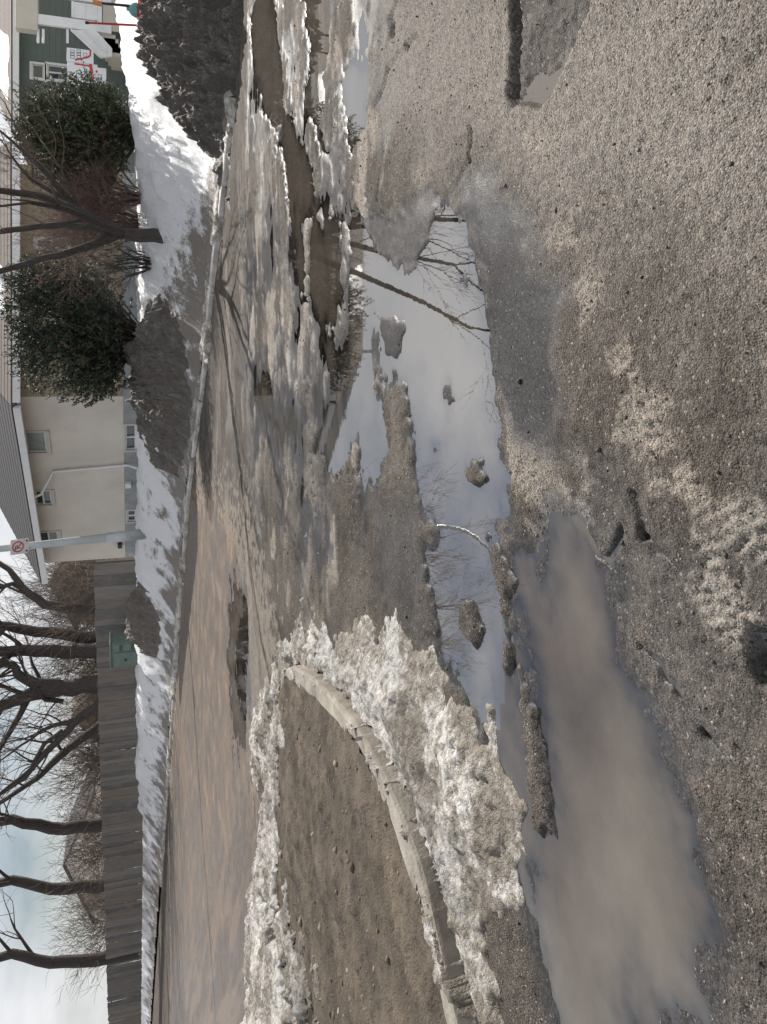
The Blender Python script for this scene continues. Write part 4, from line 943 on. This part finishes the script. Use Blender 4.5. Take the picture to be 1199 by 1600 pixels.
# ------------------------------------------------------------------ trees and shrubs
def bark(name, c, c2):
    m, nt, b = mat(name); v = objvec(nt); mpn = N(nt, 'ShaderNodeMapping'); mpn.inputs['Scale'].default_value = (9, 9, 2); L(nt, v, mpn.inputs[0])
    n1_ = noise(nt, 2.2, 6, 0.7, mpn.outputs[0]); L(nt, mixc(nt, ramp(nt, n1_.outputs['Fac'], 0.35, 0.65), c, c2), b.inputs['Base Color'])
    b.inputs['Roughness'].default_value = 0.9; L(nt, bump(nt, n1_.outputs['Fac'], 0.9, 0.03), b.inputs['Normal']); return m
M_bark = bark('grey bark', (0.034, 0.029, 0.027), (0.075, 0.066, 0.060)); M_twig = bark('twig bark', (0.075, 0.056, 0.044), (0.125, 0.095, 0.075)); M_redtw = bark('reddish twigs', (0.13, 0.085, 0.072), (0.21, 0.15, 0.125))
def rv(r_): return Vector((r_.gauss(0, 1), r_.gauss(0, 1), r_.gauss(0, 1)))
MINR = [0.0045]
def grow(tr, cr, r_, p, d, ln, rad, depth, maxd, up=0.15, spread=0.75, kids=(3, 5), gn=0.14):
    k = 5 if depth < maxd else 3; pts = [p.copy()]; rr = [rad]; q = p.copy(); d = d.normalized()
    for i in range(k):
        d = (d + rv(r_) * gn + Vector((0, 0, up * 0.25))).normalized(); q = q + d * (ln / k); pts.append(q.copy()); rr.append(rad * (1 - 0.62 * (i + 1) / k))
    tgt = tr if rad > 0.035 else cr
    tgt.tube(pts, rr, 6 if rad > 0.05 else (4 if rad > 0.015 else 3), False)
    if depth >= maxd: return
    for c in range(r_.randint(*kids)):
        f = r_.uniform(0.35, 1.0); i = min(int(f * k), k - 1); pp = pts[i].lerp(pts[i + 1], f * k - i)
        ax = rv(r_); ax = (ax - d * ax.dot(d)).normalized(); nd = (d * (1 - spread * .5) + ax * spread * r_.uniform(.6, 1.1) + Vector((0, 0, up))).normalized()
        grow(tr, cr, r_, pp, nd, ln * r_.uniform(0.5, 0.74), max(rr[i] * r_.uniform(.42, .62), MINR[0]), depth + 1, maxd, up, spread, kids, gn)
    grow(tr, cr, r_, pts[-1], d, ln * 0.7, max(rr[-1] * .95, MINR[0]), depth + 1, maxd, up, spread, kids, gn)
def bare_tree(name, label, stems, seed, group, cat='tree', maxd=4, ln=2.4, kids=(2, 4), up=0.18, along=2, mb_=None, mt=None, gn=.14, spread=.75):
    """stems: list of (points, radii) measured trunks; limbs and twigs grow on from them"""
    r_ = random.Random(seed); base = stems[0][0][0]; root = empty(name, base, label, cat, group); tr, cr = MB(), MB()
    for pts, rr in stems:
        pts = [Vector(p) for p in pts]
        # refine the measured line a little
        P2, R2 = [], []
        for i in range(len(pts) - 1):
            for s_ in range(3):
                f = s_ / 3; P2.append(pts[i].lerp(pts[i + 1], f) + (rv(r_) * rr[i] * .10 if (s_ and i) else Vector())); R2.append(rr[i] * (1 - f) + rr[i + 1] * f)
        P2.append(pts[-1]); R2.append(rr[-1]); tr.tube(P2, R2, 10, False)
        d = (pts[-1] - pts[-2]).normalized(); 
        for c in range(2): grow(tr, cr, r_, pts[-1], (d + rv(r_) * .35), ln, rr[-1] * (.9 - .2 * c), 1, maxd, up, spread, kids, gn)
        for c in range(along if (pts[0] - Vector(base)).length > .9 or len(stems) == 1 or group == GT else 0):
            f = r_.uniform(.5 if group == GT else .72, 1); i = min(int(f * (len(P2) - 1)), len(P2) - 2); ax = rv(r_); ax.z = abs(ax.z) * .6; grow(tr, cr, r_, P2[i], (d * .5 + ax.normalized()), ln * .8, max(R2[i] * .38, .012), 2, maxd, up, spread, kids, gn)
    t_ = tr.build('trunk', mb_ or M_bark, root, True); c_ = cr.build('crown', mt or M_twig, root, True); settle(root); return root
GT = 'large bare trees behind the wooden fence'
# the three stemmed tree on the snow bank
TYm = 14.2
while TYm < 21 and D(252, 371, TYm).z > Tz(D(252, 371, TYm).x, TYm): TYm += 0.1      # where the trunk meets the snow
b_ = D(262, 371, TYm); fk = D(196, 366, TYm); f2 = D(186, 366, TYm)
st_ = [([b_ - Vector((0, 0, .7)), b_ - Vector((0, 0, .22)), b_, fk], [.30, .21, .155, .135]),
       ([fk, D(165, 352, TYm - .1), D(118, 328, TYm - .25), D(60, 306, TYm - .45), D(10, 299, TYm - .6), D(-60, 290, TYm - .9), D(-160, 280, TYm - 1.2)], [.10, .085, .078, .070, .062, .055, .045]),
       ([f2, D(150, 356, TYm + .1), D(100, 351, TYm + .25), D(40, 357, TYm + .4), D(0, 362, TYm + .6), D(-70, 362, TYm + .9), D(-170, 368, TYm + 1.2)], [.09, .075, .068, .062, .056, .05, .04]),
       ([f2, D(150, 381, TYm - .1), D(110, 394, TYm - .2), D(60, 406, TYm - .2), D(0, 424, TYm - .2), D(-70, 446, TYm - .3), D(-180, 490, TYm - .5)], [.10, .085, .07, .062, .056, .05, .04])]
bare_tree('bare_tree', 'three stemmed bare tree on the snow bank in front of the houses', st_, 4, 'bare trees', ln=2.4, maxd=5, kids=(2, 4), along=2)
MINR[0] = 0.011
# large trees behind the wooden fence, from the stucco house leftwards
GT = 'large bare trees behind the wooden fence'
def ftree(label, Y, segs, seed, **kw):
    bare_tree('bare_tree', label, [([D(x, y, Y) for x, y, r_ in s_] if s_ is not segs[0] else [D(segs[0][0][0], segs[0][0][1], Y) - Vector((0, 0, 2.3))] + [D(x, y, Y) for x, y, r_ in s_], ([segs[0][0][2] * 1.1] if s_ is segs[0] else []) + [r_ for x, y, r_ in s_]) for s_ in segs], seed, GT, **{'kids': (3, 4), **kw})
ftree('slender bare tree behind the fence, closest to the stucco house', 39, [[(140, 952, .20), (70, 945, .20), (35, 918, .17), (15, 890, .12), (-30, 860, .09)], [(45, 925, .12), (20, 912, .10), (0, 918, .09), (-50, 930, .07)]], 11, ln=3.2, along=5, kids=(2, 4))
ftree('straight bare tree behind the fence, left of the slender one nearest the house', 42, [[(140, 996, .30), (90, 990, .27), (40, 984, .25), (0, 978, .22), (-80, 970, .15), (-160, 955, .10)]], 12, ln=3.4, along=7)
ftree('thick upright bare tree directly above the green utility cabinet', 41, [[(140, 1018, .34), (90, 1018, .30), (40, 1016, .27), (0, 1018, .25), (-90, 1022, .18), (-180, 1020, .10)]], 13, ln=3.4, along=7)
ftree('biggest bare tree behind the fence, with crooked forking limbs', 40, [[(145, 1070, .42), (100, 1074, .38), (60, 1082, .34), (20, 1096, .27), (-20, 1110, .22), (-120, 1140, .12)], [(95, 1068, .24), (55, 1068, .26), (32, 1056, .22), (22, 1040, .17), (-10, 1032, .14), (-90, 1030, .08)], [(45, 1090, .17), (30, 1120, .14), (0, 1170, .11), (-40, 1220, .08)], [(100, 1096, .12), (70, 1092, .13)], [(55, 1086, .10), (30, 1082, .10), (0, 1070, .08)]], 14, ln=3.2, along=4)
ftree('dark forked bare tree leaning over the fence, left of the biggest tree', 39, [[(150, 1106, .22), (125, 1122, .20), (100, 1148, .17), (70, 1178, .14), (40, 1215, .10), (-30, 1260, .07)], [(125, 1122, .13), (105, 1130, .12), (85, 1133, .10), (65, 1142, .08)], [(98, 1142, .10), (70, 1162, .10), (60, 1180, .09), (50, 1200, .07), (0, 1240, .05)]], 15, ln=2.4, along=4)
ftree('leaning bare tree low over the fence, outermost of the visible group', 41, [[(155, 1135, .24), (120, 1160, .20), (90, 1185, .18), (60, 1215, .14), (0, 1255, .10)]], 16, ln=2.6, along=4)
for i, (y, Yd, lab) in enumerate(((1290, 43, 'bare tree behind the far stretch of fence, first past the leaning tree'), (1385, 46, 'bare tree behind the far stretch of fence, second past the leaning tree'), (1500, 47, 'bare tree behind the far stretch of fence, near the picture edge'))):
    ftree(lab, Yd, [[(150, y, .34), (80, y + 4, .30), (20, y - 10, .25), (-60, y + 8, .18), (-140, y, .10)]], 20 + i, ln=3.4, along=7)
# brushy bare bushes
def bare_bush(label, base, h, w, seed, n=26, m=None, group='leafless bushes', maxd=3):
    r_ = random.Random(seed); root = empty('bare_bush', base, label, 'bush', group); tr, cr = MB(), MB()
    for i in range(n):
        a = r_.uniform(0, 6.28); d = Vector((math.cos(a) * w / h * r_.uniform(.1, .9), math.sin(a) * w / h * r_.uniform(.1, .9), 1))
        grow(cr, cr, r_, Vector(base) + Vector((math.cos(a), math.sin(a), 0)) * w * .18 * r_.random(), d, h * r_.uniform(.35, .6), r_.uniform(.010, .018) + MINR[0], 1, maxd, .10, .7, (2, 3), .16)
    cr.build('crown', m or M_twig, root); settle(root); return root
for i, (x, y, Y, h, w, lab) in enumerate((
        (150, 905, 40, 4.6, 2.6, 'tangled leafless bush behind the fence beside the stucco house'), (150, 955, 44, 5.5, 3.4, 'tall leafless bush behind the fence between slender and straight trees'),
        (150, 1045, 44, 4.2, 3.2, 'leafless bush behind the fence above the green utility cabinet'), (150, 1110, 46, 4.0, 3.2, 'low leafless bush behind the fence by the biggest tree'),
        (150, 1180, 43, 4.4, 3.4, 'dense leafless bush behind the fence under the leaning trees'), (150, 1300, 46, 4.2, 4.0, 'leafless bush behind the far fence, first past the leaning trees'), (150, 1430, 50, 4.4, 4.0, 'leafless bush behind the far fence, near the picture edge'))):
    p = D(x, y, Y); bare_bush(lab, (p.x, p.y, 1.3), h, w, 40 + i, n=46, maxd=4)
MINR[0] = 0.005
p = D(203, 305, 17.6); bare_bush('reddish brown leafless bush between the two evergreens', (p.x, p.y, Tz(p.x, p.y) - .05), 1.75, 0.95, 60, 46, M_redtw, maxd=4)
p = D(203, 352, 18.6); bare_bush('dark brown leafless brush behind the three stemmed tree', (p.x, p.y, Tz(p.x, p.y) - .05), 2.3, 1.5, 62, 60, M_redtw, maxd=4)
p = D(203, 410, 17.4); bare_bush('sparse leafless bush below the three stemmed tree', (p.x, p.y, Tz(p.x, p.y) - .05), 1.4, 1.2, 61, 24, M_bark, maxd=3)

# evergreens: branches with many small sprays of scale leaves
def leaf_mat(name, a, b_):
    m, nt, bs = mat(name); at = N(nt, 'ShaderNodeAttribute', attribute_name='mask'); sp = N(nt, 'ShaderNodeSeparateColor'); L(nt, at.outputs['Color'], sp.inputs[0])
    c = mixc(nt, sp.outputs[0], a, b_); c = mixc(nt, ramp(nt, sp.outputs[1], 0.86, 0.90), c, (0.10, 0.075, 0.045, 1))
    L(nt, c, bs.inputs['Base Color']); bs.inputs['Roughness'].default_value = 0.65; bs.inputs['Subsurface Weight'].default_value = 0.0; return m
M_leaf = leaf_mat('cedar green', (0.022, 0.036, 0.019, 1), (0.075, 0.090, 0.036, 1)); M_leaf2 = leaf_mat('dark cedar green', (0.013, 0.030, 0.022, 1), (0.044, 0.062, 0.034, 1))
def evergreen(label, lobes, base, seed, m, nsp=1500, per=16, size=0.075):
    r_ = np.random.default_rng(seed); rr = random.Random(seed); root = empty('evergreen_shrub', base, label, 'shrub', 'evergreen shrubs in front of the houses')
    wsum = np.array([l[3] * l[4] * l[5] for l in lobes]) ** .67; wsum /= wsum.sum(); stems = MB(); LV = []; LM = []
    idx = r_.choice(len(lobes), nsp, p=wsum)
    for k in range(nsp):
        l = lobes[idx[k]]; d = r_.normal(0, 1, 3); d /= np.linalg.norm(d); q = (r_.uniform(.35, 1.0) ** .5) * (1 + .20 * r_.normal())
        c = np.array(l[:3]) + d * np.array(l[3:6]) * q
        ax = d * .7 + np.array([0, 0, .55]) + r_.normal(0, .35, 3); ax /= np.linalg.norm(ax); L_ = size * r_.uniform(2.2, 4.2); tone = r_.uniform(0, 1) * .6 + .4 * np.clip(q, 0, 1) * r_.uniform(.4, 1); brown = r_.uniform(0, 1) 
        for j in range(per):
            f = (j + .5) / per; o_ = c + ax * L_ * (f - .3); sd = r_.normal(0, 1, 3); sd -= ax * sd.dot(ax); sd /= np.linalg.norm(sd)
            t = ax * .8 + sd * .8; t /= np.linalg.norm(t); w_ = np.cross(t, r_.normal(0, 1, 3)); w_ /= np.linalg.norm(w_); ll = size * r_.uniform(.6, 1.3) * (1.15 - .5 * f); wd = ll * .22
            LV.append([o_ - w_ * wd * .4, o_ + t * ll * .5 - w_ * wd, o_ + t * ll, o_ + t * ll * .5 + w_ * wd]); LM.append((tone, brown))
        if k % 9 == 0:
            b0 = Vector(base) + Vector((rr.uniform(-.2, .2), rr.uniform(-.2, .2), 0)); e = Vector(c); mid = b0.lerp(e, .5) + Vector((0, 0, .12)) + rv(rr) * .06; stems.tube([b0, mid, e], [.028, .016, .005], 4, False)
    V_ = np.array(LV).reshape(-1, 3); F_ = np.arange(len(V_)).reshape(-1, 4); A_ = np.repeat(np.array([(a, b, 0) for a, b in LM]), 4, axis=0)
    link('crown', np_mesh('crown', V_, F_, False, {'mask': A_}), m, root); stems.build('trunk', M_bark, root); settle(root); return root
def lobe(x, y, Y, rx, rz, ry=None): p = D(x, y, Y); s_ = Y / FPX; return (p.x, p.y, p.z, rx * s_, (ry or rx) * s_, rz * s_)
p = D(200, 205, 18.0)
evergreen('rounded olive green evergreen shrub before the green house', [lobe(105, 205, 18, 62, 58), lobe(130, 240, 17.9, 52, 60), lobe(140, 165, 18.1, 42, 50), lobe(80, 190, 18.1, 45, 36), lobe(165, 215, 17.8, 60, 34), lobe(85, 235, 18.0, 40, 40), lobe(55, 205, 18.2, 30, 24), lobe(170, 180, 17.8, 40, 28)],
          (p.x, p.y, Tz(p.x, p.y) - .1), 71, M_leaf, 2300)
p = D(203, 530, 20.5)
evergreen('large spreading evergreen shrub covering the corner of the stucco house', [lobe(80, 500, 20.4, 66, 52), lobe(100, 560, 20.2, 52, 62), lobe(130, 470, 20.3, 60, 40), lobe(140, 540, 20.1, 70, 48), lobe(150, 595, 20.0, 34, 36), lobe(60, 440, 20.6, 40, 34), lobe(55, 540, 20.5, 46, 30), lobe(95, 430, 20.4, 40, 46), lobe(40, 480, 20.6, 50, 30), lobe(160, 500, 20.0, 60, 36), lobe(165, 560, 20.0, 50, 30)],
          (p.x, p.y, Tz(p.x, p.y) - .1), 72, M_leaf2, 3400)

# distant houses glimpsed between the trees
def far_house(label, x, y, Y, w, d_, h, rise, m, mr):
    p = D(x, y, Y); r_ = empty('far_house', (p.x, p.y, 1.2), label, 'house', 'distant houses behind the trees'); F_ = Face((p.x - w / 2, p.y), (p.x + w / 2, p.y)); z0, z1 = 1.2, 1.2 + h
    a0 = w * .3; wall_with_holes(F_, 'wall', m, r_, z0, z1, [(a0, a0 + 1.1, z0 + 1.0, z0 + 2.2)]); window(F_, r_, a0, a0 + 1.1, z0 + 1.0, z0 + 2.2, rails=(z0 + 1.6,))
    MB().poly([F_.p(0, 0.002, z1), F_.p(w, 0.002, z1), F_.p(w / 2, .002, z1 + rise)]).build('gable', m, r_)
    for sg_ in (0, 1):
        e0 = F_.p(-.4 if sg_ == 0 else w + .4, .4, z1 - rise * .8 / w); e1 = F_.p(w / 2, .4, z1 + rise); b1_ = F_.p(w / 2, -d_, z1 + rise); b0_ = F_.p(-.4 if sg_ == 0 else w + .4, -d_, z1 - rise * .8 / w)
        roofslab('roof', [e0, e1, b1_, b0_], mr, r_, .14)
    mb = MB(); F_.box(mb, 0.01, w - .01, -d_, -.21, z0, z1); mb.build('rear_wall', m, r_); settle(r_)
far_house('distant tan house behind the fence beside the stucco house', 150, 905, 58, 6, 8, 4.2, 1.5, M_tan, M_roofb)
far_house('distant gabled house between the leaning trees', 150, 1112, 66, 4.4, 8, 3.0, 1.9, M_tan, M_roofb)
far_house('distant house behind the far stretch of fence', 150, 1340, 70, 10, 8, 3.6, 2.2, M_stucco, M_roof)

n = 9000; xx = rng.uniform(-12.5, -2.2, n); yy = rng.uniform(2.6, 10, n); ok = poly_sdf(xx, yy, ISLAND) < -0.12; xx, yy = xx[ok], yy[ok]
zz = 0.13 + 0.05 * sstep(0, -1.2, poly_sdf(xx, yy, ISLAND)) + 0.03 * fbm(xx, yy, 0.7, 4, 61); sz_ = np.clip(np.exp(rng.normal(-4.5, 0.5, len(xx))), 0.004, 0.035)
M_clod = stone_mat('soil clods', (0.06, 0.046, 0.034, 1), (0.24, 0.19, 0.135, 1), 0.95)
stones('soil_clods', np.stack([xx, yy, zz + sz_ * .3], -1), sz_, M_clod, 'brown soil clods and dead litter on the traffic island', 'soil', 9, 0.6)
